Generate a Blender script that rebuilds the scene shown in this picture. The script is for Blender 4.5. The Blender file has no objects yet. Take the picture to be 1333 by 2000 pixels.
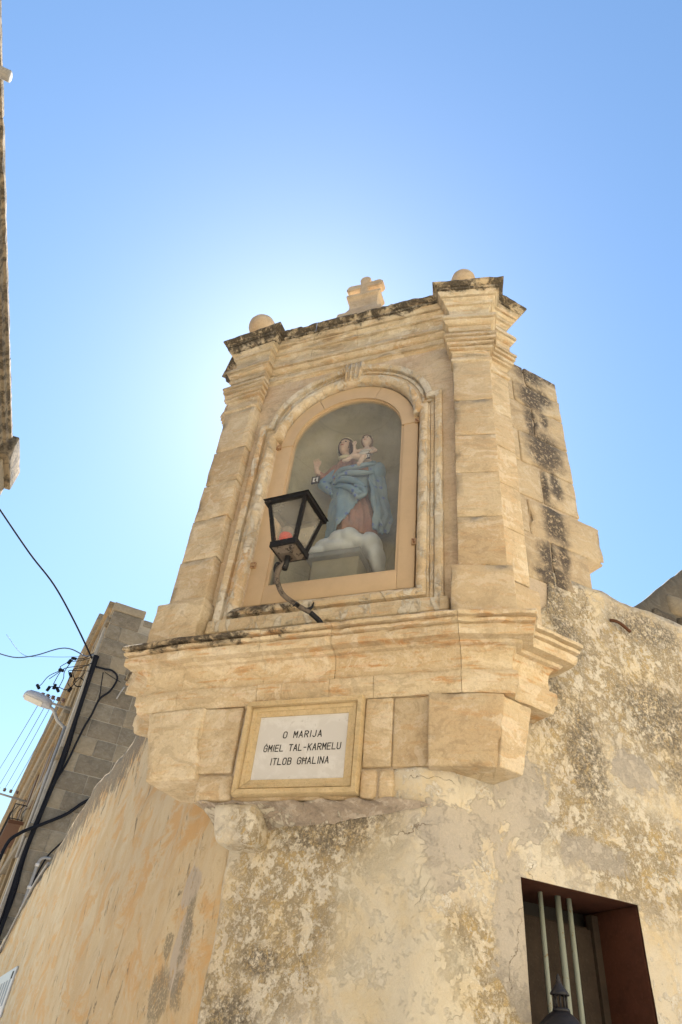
import bpy, bmesh, math, random
from mathutils import Vector, Matrix, noise
random.seed(7)
R_ = math.radians
scn = bpy.context.scene
COL = scn.collection

# ------------------------------------------------------------------ camera
cam_d = bpy.data.cameras.new('camera'); cam = bpy.data.objects.new('camera', cam_d); COL.objects.link(cam)
cam_d.sensor_fit = 'VERTICAL'; cam_d.sensor_height = 36.0; cam_d.lens = 23.58
cam_d.clip_start = 0.05; cam_d.clip_end = 2000
cr = Vector((0.992662861, -0.0784940145, 0.0919735478)); cd = Vector((0.120915027, 0.644403717, -0.755065166)); cf = Vector((0, 0.760646132, 0.649166744))
m = Matrix((cr, -cd, -cf)).transposed().to_4x4(); m.translation = Vector((0, 0, 1.6)); cam.matrix_world = m
scn.camera = cam

# ------------------------------------------------------------------ sky, sun, exposure
SUN_AZ, SUN_EL = -6.0, 50.0          # degrees from +Y (negative = left), elevation
w = bpy.data.worlds.new('World'); scn.world = w; w.use_nodes = True
wn = w.node_tree.nodes; wl = w.node_tree.links
for n in list(wn): wn.remove(n)
sky = wn.new('ShaderNodeTexSky'); sky.sky_type = 'NISHITA'; sky.sun_disc = False
sky.sun_elevation = R_(SUN_EL); sky.sun_rotation = R_(SUN_AZ)
sky.altitude = 50; sky.air_density = 2.2; sky.dust_density = 0.5; sky.ozone_density = 10.0
bg = wn.new('ShaderNodeBackground'); bg.inputs['Strength'].default_value = 0.05
wo = wn.new('ShaderNodeOutputWorld')
wl.new(sky.outputs[0], bg.inputs[0]); wl.new(bg.outputs[0], wo.inputs[0])
sd = bpy.data.lights.new('sun', 'SUN'); sd.energy = 5.0; sd.angle = R_(0.53); sd.color = (1.0, 0.95, 0.87)
sun = bpy.data.objects.new('sun', sd); COL.objects.link(sun)
sv = Vector((math.sin(R_(SUN_AZ)) * math.cos(R_(SUN_EL)), math.cos(R_(SUN_AZ)) * math.cos(R_(SUN_EL)), math.sin(R_(SUN_EL))))
sun.rotation_euler = sv.to_track_quat('Z', 'Y').to_euler(); sun.location = sv * 30
scn.view_settings.view_transform = 'Standard'; scn.view_settings.look = 'None'
scn.view_settings.exposure = 1.80; scn.view_settings.gamma = 1.0; scn.view_settings.use_curve_mapping = False
scn.cycles.max_bounces = 8; scn.cycles.diffuse_bounces = 5; scn.cycles.transparent_max_bounces = 12

# ------------------------------------------------------------------ node helper
class NT:
    def __init__(s, name, rough=0.9):
        s.m = bpy.data.materials.new(name); s.m.use_nodes = True; s.t = s.m.node_tree
        s.b = s.t.nodes['Principled BSDF']; s.b.inputs['Roughness'].default_value = rough
        s.b.inputs['Specular IOR Level'].default_value = 0.25
        s.pos = s.t.nodes.new('ShaderNodeNewGeometry').outputs['Position']
    def n(s, t, **k):
        o = s.t.nodes.new(t)
        for a, b in k.items(): setattr(o, a, b)
        return o
    def put(s, sock, v):
        if v is None: return
        if isinstance(v, bpy.types.NodeSocket): s.t.links.new(v, sock)
        else:
            if isinstance(v, (tuple, list)) and len(v) == 3 and sock.type == 'RGBA': v = (*v, 1)
            sock.default_value = v
    def scale(s, v, sc=(1, 1, 1), off=(0, 0, 0)):
        o = s.n('ShaderNodeMapping'); s.put(o.inputs[0], v); o.inputs['Scale'].default_value = sc; o.inputs['Location'].default_value = off
        return o.outputs[0]
    def noise(s, scale, detail=6, rough=.6, vec=None, dist=0, lac=2):
        o = s.n('ShaderNodeTexNoise'); s.put(o.inputs['Vector'], vec or s.pos); o.inputs['Scale'].default_value = scale
        o.inputs['Detail'].default_value = detail; o.inputs['Roughness'].default_value = rough; o.inputs['Distortion'].default_value = dist
        o.inputs['Lacunarity'].default_value = lac
        return o.outputs[0]
    def vor(s, scale, vec=None, feature='F1', rnd=1):
        o = s.n('ShaderNodeTexVoronoi', feature=feature); s.put(o.inputs['Vector'], vec or s.pos); o.inputs['Scale'].default_value = scale
        o.inputs['Randomness'].default_value = rnd
        return o.outputs['Distance']
    def ss(s, v, a, b):                                  # smoothstep; a > b inverts
        o = s.n('ShaderNodeMapRange', interpolation_type='SMOOTHSTEP')
        s.put(o.inputs['Value'], v)
        if a <= b: fr, to, lo, hi = a, b, 0, 1
        else: fr, to, lo, hi = b, a, 1, 0
        for i, x in zip(('From Min', 'From Max', 'To Min', 'To Max'), (fr, to, lo, hi)): o.inputs[i].default_value = x
        return o.outputs[0]
    def ma(s, op, a, b=None, c=None):
        o = s.n('ShaderNodeMath', operation=op); s.put(o.inputs[0], a)
        if b is not None: s.put(o.inputs[1], b)
        if c is not None: s.put(o.inputs[2], c)
        return o.outputs[0]
    def mix(s, f, a, b, mode='MIX'):
        o = s.n('ShaderNodeMix', data_type='RGBA', blend_type=mode); s.put(o.inputs[0], f); s.put(o.inputs[6], a); s.put(o.inputs[7], b)
        return o.outputs[2]
    def sep(s, v=None):
        o = s.n('ShaderNodeSeparateXYZ'); s.put(o.inputs[0], v or s.pos); return o.outputs
    def dot(s, vec, v=None):
        o = s.n('ShaderNodeVectorMath', operation='DOT_PRODUCT'); s.put(o.inputs[0], v or s.pos); o.inputs[1].default_value = vec; return o.outputs['Value']
    def blob(s, c, rx, rz, nz=None, amp=.6, soft=.25):   # stain with a shape of its own round a point of the wall
        o = s.n('ShaderNodeVectorMath', operation='SUBTRACT'); s.put(o.inputs[0], s.pos); o.inputs[1].default_value = c
        q = s.n('ShaderNodeVectorMath', operation='MULTIPLY'); s.put(q.inputs[0], o.outputs[0]); q.inputs[1].default_value = (1 / rx, 1 / rx, 1 / rz)
        l = s.n('ShaderNodeVectorMath', operation='LENGTH'); s.put(l.inputs[0], q.outputs[0])
        d = l.outputs['Value']
        if nz is not None: d = s.ma('ADD', d, s.ma('MULTIPLY', s.ma('SUBTRACT', nz, .5), amp * 2))
        return s.ss(d, 1 + soft, 1 - soft)
    def mx(s, *a):
        r = a[0]
        for x in a[1:]: r = s.ma('MAXIMUM', r, x)
        return r
    def rnd(s):
        return s.n('ShaderNodeObjectInfo').outputs['Random']
    def bump(s, h, dist=.01, strength=.6, normal=None):
        o = s.n('ShaderNodeBump'); s.put(o.inputs['Height'], h); o.inputs['Distance'].default_value = dist; o.inputs['Strength'].default_value = strength
        if normal is not None: s.put(o.inputs['Normal'], normal)
        return o.outputs[0]
    def out(s, col, normal=None, rough=None):
        s.put(s.b.inputs['Base Color'], col)
        if normal is not None: s.put(s.b.inputs['Normal'], normal)
        if rough is not None: s.put(s.b.inputs['Roughness'], rough)
        return s.m

LICHEN = (.040, .034, .030)
def stone_mat(name, c1, c2, c3, c4=None, band=1.0, black=None, white=0.0, pit=.5, vstreak=False, tint=.16, orange=.35, extra=None, lines=0):
    """weathered globigerina limestone; black = (z0, z1, strength, (dirvec, d0, d1)) crust that grows from z0 to z1"""
    g = NT(name, .93)
    big = g.noise(2.2, 5, .55); med = g.noise(9, 7, .62, dist=.6); fine = g.noise(60, 6, .7); grain = g.noise(260, 3, .6)
    hz = g.noise(5.0, 6, .6, vec=g.scale(g.pos, (1, 1, 7 * band))) if not vstreak else g.noise(8, 6, .6, vec=g.scale(g.pos, (1, 1, .18)))
    col = g.mix(g.ss(big, .36, .64), c1, c2)
    col = g.mix(g.ma('MULTIPLY', g.ss(hz, .50, .70), orange * 1.6), col, c3)
    if c4: col = g.mix(g.ma('MULTIPLY', g.ss(med, .56, .66), .6), col, c4)
    col = g.mix(g.ma('MULTIPLY', g.ss(g.noise(3.7, 8, .65, dist=1.5), .55, .62), .35), col, tuple(x * .72 for x in c1))
    h = g.ma('ADD', g.ma('MULTIPLY', fine, .5), g.ma('MULTIPLY', med, .9))
    if white:
        wv = g.noise(11, 8, .68, vec=g.scale(g.pos, (1, 1, .45)), dist=.8)
        wm = g.ss(g.ma('ADD', wv, g.ma('MULTIPLY', big, .35)), .80 - .22 * white, .83 - .22 * white)
        col = g.mix(g.ma('MULTIPLY', wm, .8), col, (.66, .62, .54)); h = g.ma('ADD', h, g.ma('MULTIPLY', wm, .5))
    # pits and grain
    pv = g.ss(g.vor(55, vec=g.scale(g.pos, (1, 1, 1.6))), .22, .05)
    pm = g.ma('MULTIPLY', pv, g.ss(g.noise(6, 5, .6), .50, .62)); pm = g.ma('MULTIPLY', pm, pit)
    col = g.mix(g.ma('MULTIPLY', pm, .6), col, tuple(x * .42 for x in c1))
    h = g.ma('SUBTRACT', h, g.ma('MULTIPLY', pm, .9))
    col = g.mix(g.ma('MULTIPLY', g.ss(grain, .35, .75), .22), col, (.9, .82, .62), 'OVERLAY')
    pa = g.noise(4.3, 9, .68, vec=g.scale(g.pos, (1, 1, 1.7), (2, 7, 4)), dist=.9); col = g.mix(g.ma('MULTIPLY', g.ss(pa, .53, .57), .45), col, tuple(min(1, x * 1.12) for x in (c4 or c2))); col = g.mix(g.ma('MULTIPLY', g.ss(pa, .44, .40), .38), col, tuple(x * .66 for x in c1))
    col = g.mix(g.ma('MULTIPLY', g.ss(fine, .52, .38), .25), col, tuple(x * .58 for x in c1)); col = g.mix(g.ma('MULTIPLY', g.ss(g.noise(38, 7, .75, dist=.5), .57, .64), .22), col, tuple(min(1, x * 1.22) for x in (c4 or c2)))
    if lines:
        ln = g.noise(3.2, 8, .66, vec=g.scale(g.pos, (1, 1, 16), (3, 1, 7))); lk = g.noise(2.6, 5, .6)
        lm = g.ma('MULTIPLY', g.ss(ln, .535, .60), g.ss(lk, .40, .58)); col = g.mix(g.ma('MULTIPLY', lm, lines), col, (.17, .115, .07)); h = g.ma('SUBTRACT', h, g.ma('MULTIPLY', lm, .5))
        l2 = g.ma('MULTIPLY', g.ss(ln, .47, .42), .45); col = g.mix(g.ma('MULTIPLY', l2, lines), col, (.68, .58, .43))
    r = g.rnd(); col = g.mix(g.ma('MULTIPLY', r, tint), col, (.36, .25, .15), 'MULTIPLY'); 
    col = g.mix(g.ma('MULTIPLY', g.ss(g.ma('FRACT', g.ma('MULTIPLY', r, 7.3)), .5, 1), tint * .8), col, (.62, .50, .34))
    if black:
        z0, z1, st, dr = black
        z = g.sep()[2]; bn = g.noise(7, 9, .72, dist=.7); bn2 = g.noise(30, 6, .7)
        q = g.ma('MULTIPLY', g.ss(z, z0, z1), st)
        if dr: q = g.ma('MULTIPLY', q, g.ss(g.dot(dr[0]), dr[1], dr[2]))
        k = g.ma('ADD', g.ma('ADD', g.ma('MULTIPLY', bn, 1.0), g.ma('MULTIPLY', bn2, .35)), q)
        bm = g.ss(k, 1.17, 1.32)
        col = g.mix(g.ma('MULTIPLY', bm, .93), col, g.mix(g.ss(fine, .4, .65), LICHEN, (.12, .098, .072)))
        h = g.ma('ADD', h, g.ma('MULTIPLY', bm, .5))
    if extra: col, h = extra(g, col, h)
    nn = g.bump(h, .018, .8); nn = g.bump(grain, .003, .4, nn)
    return g.out(col, nn)

C1, C2, C3, C4 = (.60, .465, .31), (.66, .55, .395), (.62, .39, .21), (.74, .66, .53)
def plain(name, c, rough=.6, metal=0, nz=0, var=.25, sp=.3):
    g = NT(name, rough); g.b.inputs['Metallic'].default_value = metal; g.b.inputs['Specular IOR Level'].default_value = sp
    a = g.noise(9, 6, .65); b = g.noise(70, 4, .6)
    col = g.mix(g.ma('MULTIPLY', g.ss(a, .4, .7), var), c, tuple(x * .5 for x in c))
    col = g.mix(g.ma('MULTIPLY', g.ss(b, .5, .75), var * .6), col, tuple(min(1, x * 1.35 + .02) for x in c))
    return g.out(col, g.bump(b, .003, .3 + nz))
def rusty(name, c, rust=(.16, .06, .025), amt=.5, sc=40, rough=.6):
    g = NT(name, rough); a = g.noise(sc, 8, .7)
    col = g.mix(g.ss(a, .62 - amt * .16, .66 - amt * .12), c, rust)
    return g.out(col, g.bump(a, .003, .6))

def V2(a): return Vector((math.cos(R_(a)), math.sin(R_(a)), 0))
class P:                                                # a vertical building face: origin, azimuth; normal towards the street
    def __init__(s, o, az): s.o = Vector((o[0], o[1], 0)); s.az = az; s.v = V2(az); s.n = Vector((s.v.y, -s.v.x, 0))
    def xyz(s, u, z, d=0): q = s.o + s.v * u + s.n * d; return Vector((q.x, q.y, z))
    def off(s, d): return P(s.o + s.n * d, s.az)
M = P((0, 4.0), -23.5); MB = M.off(.09)
LP = P((-.935, 4.30), -28.5); RP = P((.812, 3.538), -12.5)
e2 = RP.o + RP.v * .315; RS = P(e2 - RP.n * .10, 25)
R = P((.66, 3.605), 22); M2 = P((.672, 3.610), -34); LC = (-.404, 4.336); L = P(LC, -67.5)
lpl = LP.o - LP.v * .335; LSs = lpl - LP.n * .10
G = P((-8.146, 22.575), 22.5); FA = P((-8.146, 22.575), -67); TL = P((-2.891, -.802), -74.5); TL.n = -TL.n * -1

# ---- materials
def towerdark(g, col, h):
    nz = g.noise(5, 10, .78, dist=.8); n2 = g.noise(30, 8, .78)
    bs = []
    for (u, z, ru, rz) in ((1.12, 7.12, .15, .16), (1.32, 7.19, .22, .09), (1.20, 6.80, .10, .10), (1.07, 6.72, .12, .16), (1.20, 6.45, .04, .10), (1.05, 6.36, .06, .15),
                           (1.15, 6.02, .17, .20), (1.22, 5.64, .06, .13), (1.10, 5.58, .04, .16), (1.13, 5.2, .10, .17), (1.04, 4.83, .09, .10), (1.19, 4.88, .05, .13), (1.07, 4.60, .13, .12), (.97, 4.64, .08, .03)):
        bs.append(g.blob(R.xyz(u, z), ru * 1.15, rz * 1.2, nz, 1.1, .5))
    k = g.ma('MULTIPLY', g.mx(*bs), g.ss(n2, .38, .50))
    col = g.mix(g.ma('MULTIPLY', k, .9), col, g.mix(g.ss(n2, .5, .7), (.045, .04, .042), (.17, .14, .12)))
    return col, h
m_stone = stone_mat('limestone', C1, C2, C3, C4, tint=.30)
m_crown = stone_mat('limestone_crown', C1, C2, C3, C4, black=(7.22, 7.47, .60, None), orange=.45, lines=.3)
m_crownL = stone_mat('limestone_crown_left', C1, C2, C3, C4, black=(7.12, 7.45, .62, None), orange=.45, lines=.3)
m_arch = stone_mat('limestone_mouldings', C1, C2, C3, C4, orange=.45, band=1.2, lines=.25)
m_base = stone_mat('limestone_base_cornice', C1, C2, (.55, .30, .13), C4, black=(3.64, 3.84, .60, ((V2(-23.5).x, V2(-23.5).y, 0), -.1, -2.2)), orange=.55)
m_white = stone_mat('limewashed_stone', (.60, .46, .30), (.66, .55, .40), (.60, .38, .20), (.70, .63, .52), white=.45, vstreak=True, orange=.5)
m_sill = stone_mat('limestone_sill', C1, C2, C3, (.64, .57, .45), black=(4.02, 4.12, .55, ((V2(-23.5).x, V2(-23.5).y, 0), -.7, -2.2)), white=.4, orange=.45)
m_tower = stone_mat('limestone_flank', (.47, .38, .27), (.53, .43, .30), (.54, .40, .24), (.58, .51, .40), orange=.25, extra=towerdark)
m_mortar = stone_mat('lime_mortar', (.44, .36, .27), (.50, .42, .33), (.46, .34, .22), orange=.15, tint=0)
m_fill = stone_mat('recess_stone', (.58, .445, .32), (.62, .50, .36), (.46, .31, .22), (.62, .52, .40), orange=.35)
m_grey = stone_mat('grey_weathered_stone', (.165, .142, .115), (.20, .172, .138), (.20, .165, .10), (.24, .212, .178), orange=.3, pit=.2, tint=.25)
m_gmortar = stone_mat('pale_pointing', (.27, .24, .20), (.30, .265, .22), (.26, .225, .18), pit=0, tint=0)
m_ochre = stone_mat('ochre_facade_stone', (.22, .175, .115), (.27, .20, .115), (.32, .185, .08), (.18, .15, .11), orange=.5, tint=.3, black=(13.6, 15.4, .45, None))
m_facmould = stone_mat('grey_facade_moulding', (.19, .165, .135), (.23, .20, .16), (.26, .18, .10), orange=.3, black=(13.8, 15.6, .45, None))
m_tlc = stone_mat('sooty_shaded_cornice_stone', (.22, .18, .13), (.26, .21, .15), (.26, .19, .11), black=(8.0, 8.6, .55, None), orange=.3)  # soot, plus a base colour darkened to stand for the cornice's shade
m_render = stone_mat('pale_grey_render', (.33, .31, .29), (.36, .335, .31), (.31, .285, .26), orange=.1, pit=.1, tint=0)
m_rubble = stone_mat('dark_rubble_stone', (.085, .07, .055), (.12, .095, .07), (.15, .115, .07), (.19, .16, .12), orange=.2, tint=.4, black=(3.0, 8.0, .38, None))
m_cream = stone_mat('sunlit_cream_stone', (.72, .61, .45), (.76, .66, .50), (.70, .55, .38), orange=.15, tint=.05)

def plaster_right():
    g = NT('peeling_limewash', .93)
    big = g.noise(1.6, 7, .65, dist=.3); med = g.noise(7, 11, .76, dist=.25); med2 = g.noise(17, 10, .78, dist=.2, vec=g.scale(g.pos, (1, 1, 1), (5, 3, 1)))
    fine = g.noise(60, 8, .78); grain = g.noise(230, 3, .6); lo = g.noise(3.2, 8, .68, dist=.5, vec=g.scale(g.pos, (1, 1, 1), (2, 8, 3)))
    cream = g.mix(g.ss(big, .38, .62), (.56, .48, .37), (.61, .56, .475))
    cream = g.mix(g.ma('MULTIPLY', g.ss(lo, .50, .62), .55), cream, (.62, .49, .30))
    ragged = g.ma('ADD', g.ma('MULTIPLY', med, .5), g.ma('MULTIPLY', med2, .5))
    wm = g.ss(ragged, .53, .545); col = g.mix(g.ma('MULTIPLY', wm, .75), cream, (.71, .68, .63))
    gy = g.ma('MULTIPLY', g.ss(g.noise(5, 9, .72, vec=g.scale(g.pos, (1, 1, 1), (7, 1, 9))), .53, .57), .55); col = g.mix(gy, col, (.44, .40, .35))
    # yellow under-layer where the paint has flaked off
    b1 = g.mx(g.blob(M2.xyz(-.88, 2.30), .42, .50, lo, .9, .3), g.blob(M2.xyz(-1.16, 1.78), .22, .34, lo, .9, .3), g.blob(R.xyz(.20, 2.16), .15, .17, med, .9, .3),
              g.blob(M2.xyz(-.62, 2.62), .42, .22, lo, .9, .3), g.blob(R.xyz(.35, 1.95), .2, .12, med, .9, .3), g.blob(R.xyz(.98, 3.55), .30, .85, lo, .9, .5), g.blob(R.xyz(1.9, 3.9), .75, .75, lo, .9, .5),
              g.blob(R.xyz(1.5, 2.75), .55, .3, lo, .9, .5), g.blob(R.xyz(1.15, 4.3), .35, .35, lo, .9, .4))
    fk = g.ma('ADD', g.ma('MULTIPLY', med, .35), g.ma('MULTIPLY', med2, .65))
    fl = g.ma('MULTIPLY', b1, g.ss(fk, .488, .503))
    och = g.mix(g.ss(med, .42, .56), (.47, .35, .17), (.35, .29, .20)); och = g.mix(g.ss(fine, .50, .62), och, (.52, .41, .26))
    col = g.mix(g.ma('MULTIPLY', fl, .93), col, och)
    sp = g.ss(fk, .585, .592); col = g.mix(g.ma('MULTIPLY', sp, .85), col, (.50, .365, .18))
    wf = g.ma('MULTIPLY', g.mx(b1, g.ma('MULTIPLY', g.ss(lo, .5, .6), .7)), g.ss(fine, .56, .59)); col = g.mix(g.ma('MULTIPLY', wf, .8), col, (.68, .65, .60))
    dkf = g.ma('MULTIPLY', b1, g.ss(g.noise(34, 9, .8), .60, .63)); col = g.mix(g.ma('MULTIPLY', dkf, .75), col, (.17, .14, .10))
    # cement patches with trowelled ragged outline
    nzp = g.noise(6.5, 9, .66, dist=.8)
    cp = g.mx(g.blob(R.xyz(.15, 2.64), .20, .15, nzp, 1.7, .05), g.blob(R.xyz(.33, 2.76), .15, .12, nzp, 1.7, .05), g.blob(R.xyz(.04, 2.45), .12, .10, nzp, 1.7, .05), g.blob(R.xyz(.60, 2.92), .17, .25, nzp, 1.6, .06),
              g.blob(R.xyz(.47, 2.3), .10, .35, nzp, 1.6, .2), g.blob(R.xyz(1.5, 3.3), .16, .12, nzp, 1.5, .10), g.blob(R.xyz(1.05, 2.72), .22, .08, nzp, 1.4, .2))
    col = g.mix(g.ma('MULTIPLY', cp, .9), col, g.mix(g.ss(fine, .3, .7), (.40, .365, .325), (.46, .42, .375)))
    sm = g.mx(g.blob(M2.xyz(-.30, 2.2), .27, .52, lo, .8, .25), g.blob(R.xyz(.03, 2.0), .2, .25, lo, .8, .25))
    col = g.mix(g.ma('MULTIPLY', sm, .7), col, g.mix(g.ss(lo, .4, .62), (.63, .585, .49), (.58, .50, .37)))
    # lichen and soot
    nl = g.noise(5, 11, .80, dist=.3); n2 = g.noise(44, 9, .8)
    ln = g.mx(g.blob(R.xyz(.83, 3.70), .17, .26, nl, 1, .5), g.blob(R.xyz(1.12, 3.30), .16, .34, nl, 1, .5), g.blob(R.xyz(1.02, 4.42), .12, .28, nl, .8, .4), g.blob(R.xyz(1.10, 4.1), .12, .2, nl, .8, .4),
              g.blob(R.xyz(1.95, 4.48), .36, .14, nl, .8, .5), g.blob(R.xyz(1.85, 3.75), .38, .24, nl, 1, .5), g.blob(R.xyz(2.15, 3.35), .3, .2, nl, 1, .5), g.blob(R.xyz(2.3, 2.6), .2, .3, nl, 1, .5),
              g.blob(M2.xyz(-.66, 2.66), .26, .11, nl, .9, .5), g.blob(M2.xyz(-.52, 2.74), .30, .09, nl, .7, .5), g.blob(M2.xyz(-.98, 2.06), .13, .07, nl, .9, .5), g.blob(M2.xyz(-1.12, 1.78), .15, .15, nl, .9, .5))
    lm = g.ma('MULTIPLY', ln, g.ss(n2, .44, .53))
    col = g.mix(g.ma('MULTIPLY', lm, .85), col, g.mix(g.ss(fine, .35, .65), (.085, .075, .065), (.25, .22, .18)))
    # fine cracks, specks, green stain
    ck = g.n('ShaderNodeTexVoronoi', feature='DISTANCE_TO_EDGE'); wv = g.n('ShaderNodeVectorMath', operation='ADD'); nn3 = g.n('ShaderNodeTexNoise'); nn3.inputs['Scale'].default_value = 14; nn3.inputs['Detail'].default_value = 6
    g.put(nn3.inputs['Vector'], g.pos); sc3 = g.n('ShaderNodeVectorMath', operation='SCALE'); g.put(sc3.inputs[0], nn3.outputs['Color']); sc3.inputs['Scale'].default_value = .12
    g.put(wv.inputs[0], g.pos); g.put(wv.inputs[1], sc3.outputs[0]); g.put(ck.inputs['Vector'], wv.outputs[0]); ck.inputs['Scale'].default_value = 1.7
    cm = g.ma('MULTIPLY', g.ss(ck.outputs['Distance'], .004, .001), g.ss(g.noise(2.1, 3, .5), .56, .60))
    col = g.mix(g.ma('MULTIPLY', cm, .7), col, (.17, .13, .09))
    spk = g.ma('MULTIPLY', g.ss(g.vor(26), .10, .05), g.ss(g.noise(4, 4, .6), .55, .6)); col = g.mix(g.ma('MULTIPLY', spk, .75), col, (.15, .11, .07))
    gm = g.ma('MULTIPLY', g.blob(R.xyz(1.62, 2.72), .12, .14, nl, .8, .5), g.ss(n2, .56, .62)); col = g.mix(g.ma('MULTIPLY', gm, .7), col, (.13, .20, .15))
    col = g.mix(g.ma('MULTIPLY', g.ss(grain, .3, .75), .18), col, (.9, .85, .7), 'OVERLAY')
    h = g.ma('ADD', g.ma('MULTIPLY', wm, .35), g.ma('MULTIPLY', fine, .5)); h = g.ma('SUBTRACT', h, g.ma('MULTIPLY', fl, .8)); h = g.ma('SUBTRACT', h, g.ma('MULTIPLY', sp, .9)); h = g.ma('SUBTRACT', h, g.ma('MULTIPLY', cm, 1.2))
    h = g.ma('ADD', h, g.ma('MULTIPLY', med, .8)); h = g.ma('ADD', h, g.ma('MULTIPLY', cp, .5))
    n1 = g.bump(h, .012, .7); return g.out(col, g.bump(grain, .002, .35, n1))
m_plR = plaster_right()

def plaster_left():
    g = NT('streaked_cream_plaster', .93)
    st = g.noise(2.6, 10, .76, vec=g.scale(g.pos, (.55, .55, 1)), dist=.6); st2 = g.noise(7, 10, .78, vec=g.scale(g.pos, (.5, .5, 1)), dist=.5)
    st3 = g.noise(1.5, 7, .65, vec=g.scale(g.pos, (1, 1, .7), (3, 9, 2)), dist=.8); fine = g.noise(55, 6, .7); med = g.noise(5, 9, .7, dist=.7); grain = g.noise(230, 3, .6)
    col = g.mix(g.ss(st3, .35, .65), (.50, .375, .225), (.57, .465, .32))
    col = g.mix(g.ma('MULTIPLY', g.ss(st, .49, .60), .85), col, (.55, .335, .15)); col = g.mix(g.ma('MULTIPLY', g.ss(g.noise(20, 8, .75, vec=g.scale(g.pos, (1, 1, .45), (1, 2, 5))), .57, .63), .4), col, (.44, .32, .19))
    col = g.mix(g.ma('MULTIPLY', g.ss(st2, .56, .68), .55), col, (.61, .53, .41))
    col = g.mix(g.ma('MULTIPLY', g.ss(st2, .44, .30), .45), col, (.44, .35, .25))
    z = g.sep()[2]
    up = g.ss(z, 3.9, 5.0); k = g.ma('ADD', g.ma('MULTIPLY', g.noise(6, 9, .76, vec=g.scale(g.pos, (1, 1, .35)), dist=.6), 1), g.ma('MULTIPLY', up, .22))
    bm = g.ss(k, .59, .65); col = g.mix(g.ma('MULTIPLY', bm, .85), col, g.mix(g.ss(fine, .4, .6), (.10, .085, .065), (.22, .18, .13)))
    nzp = g.noise(5, 6, .6)
    cp = g.mx(g.blob(L.xyz(-.72, 2.52), .22, .13, nzp, .6, .1), g.blob(L.xyz(-.62, 2.12), .20, .22, nzp, .7, .12))
    col = g.mix(g.ma('MULTIPLY', cp, .85), col, (.44, .38, .32))
    dk = g.mx(g.blob(L.xyz(-.55, 2.20), .10, .2, med, 1.2, .25), g.blob(L.xyz(-.95, 1.92), .22, .16, med, 1.2, .25), g.blob(L.xyz(-.5, 1.95), .14, .10, med, 1.2, .25), g.blob(L.xyz(-1.0, 2.2), .09, .07, med, 1.2, .2))
    dk = g.ma('MULTIPLY', dk, g.ss(fine, .38, .5)); col = g.mix(g.ma('MULTIPLY', dk, .8), col, (.20, .17, .12))
    fl = g.ma('MULTIPLY', g.blob(L.xyz(-.7, 2.2), .5, .55, med, .9, .4), g.ss(g.noise(12, 8, .72), .58, .6)); col = g.mix(g.ma('MULTIPLY', fl, .8), col, (.44, .30, .15))
    col = g.mix(g.ma('MULTIPLY', g.ss(grain, .3, .75), .18), col, (.9, .85, .7), 'OVERLAY')
    h = g.ma('ADD', g.ma('MULTIPLY', st, .8), g.ma('MULTIPLY', fine, .4)); h = g.ma('SUBTRACT', h, g.ma('MULTIPLY', fl, .8)); h = g.ma('SUBTRACT', h, g.ma('MULTIPLY', bm, .5))
    return g.out(col, g.bump(grain, .002, .3, g.bump(h, .012, .55)))
m_plL = plaster_left()

m_wood = plain('tan_painted_wood', (.54, .395, .245), .5, var=.12, nz=.1)
m_rust = rusty('rusty_painted_iron', (.38, .25, .14), amt=.75)
m_rustbare = plain('bare_rust', (.11, .05, .028), .8)
def niche_mat():
    g = NT('olive_niche_plaster', .95); a = g.noise(3, 8, .66, dist=.5); b = g.noise(22, 6, .7)
    col = g.mix(g.ss(a, .38, .62), (.36, .32, .21), (.44, .39, .27)); col = g.mix(g.ma('MULTIPLY', g.ss(b, .55, .7), .35), col, (.20, .175, .11))
    z = g.sep()[2]; jo = g.ma('PINGPONG', z, .20); col = g.mix(g.ma('MULTIPLY', g.ss(jo, .008, .002), .18), col, (.17, .145, .09))
    return g.out(col, g.bump(b, .006, .4))
m_niche = niche_mat()
def glass_mat(name, haze, tint=(.93, .95, .93), gl=.10):
    m = bpy.data.materials.new(name); m.use_nodes = True; t = m.node_tree; t.nodes.remove(t.nodes['Principled BSDF'])
    tr = t.nodes.new('ShaderNodeBsdfTransparent'); tr.inputs[0].default_value = (*tint, 1)
    df = t.nodes.new('ShaderNodeBsdfDiffuse'); df.inputs[0].default_value = (.55, .53, .48, 1)
    gs = t.nodes.new('ShaderNodeBsdfGlossy'); gs.inputs['Roughness'].default_value = .05
    nz = t.nodes.new('ShaderNodeTexNoise'); nz.inputs['Scale'].default_value = 4; nz.inputs['Detail'].default_value = 7
    ge = t.nodes.new('ShaderNodeNewGeometry'); t.links.new(ge.outputs['Position'], nz.inputs['Vector'])
    mr = t.nodes.new('ShaderNodeMapRange'); mr.inputs['From Min'].default_value = .35; mr.inputs['From Max'].default_value = .7; mr.inputs['To Min'].default_value = haze * .6; mr.inputs['To Max'].default_value = haze * 1.4
    t.links.new(nz.outputs[0], mr.inputs['Value'])
    m1 = t.nodes.new('ShaderNodeMixShader'); t.links.new(mr.outputs[0], m1.inputs[0]); t.links.new(tr.outputs[0], m1.inputs[1]); t.links.new(df.outputs[0], m1.inputs[2])
    m2 = t.nodes.new('ShaderNodeMixShader'); m2.inputs[0].default_value = gl; t.links.new(m1.outputs[0], m2.inputs[1]); t.links.new(gs.outputs[0], m2.inputs[2])
    t.links.new(m2.outputs[0], t.nodes['Material Output'].inputs[0]); return m
m_glass = glass_mat('dusty_pane', .16, gl=.04)
m_lglass = glass_mat('frosted_lantern_pane', .30, (.9, .86, .80), .03)
m_black = rusty('chipped_black_paint', (.012, .012, .014), (.15, .12, .10), .12, 60, .42)
m_raw = rusty('weathered_bare_iron', (.13, .105, .085), (.028, .022, .02), .55, 30, .65)
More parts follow.
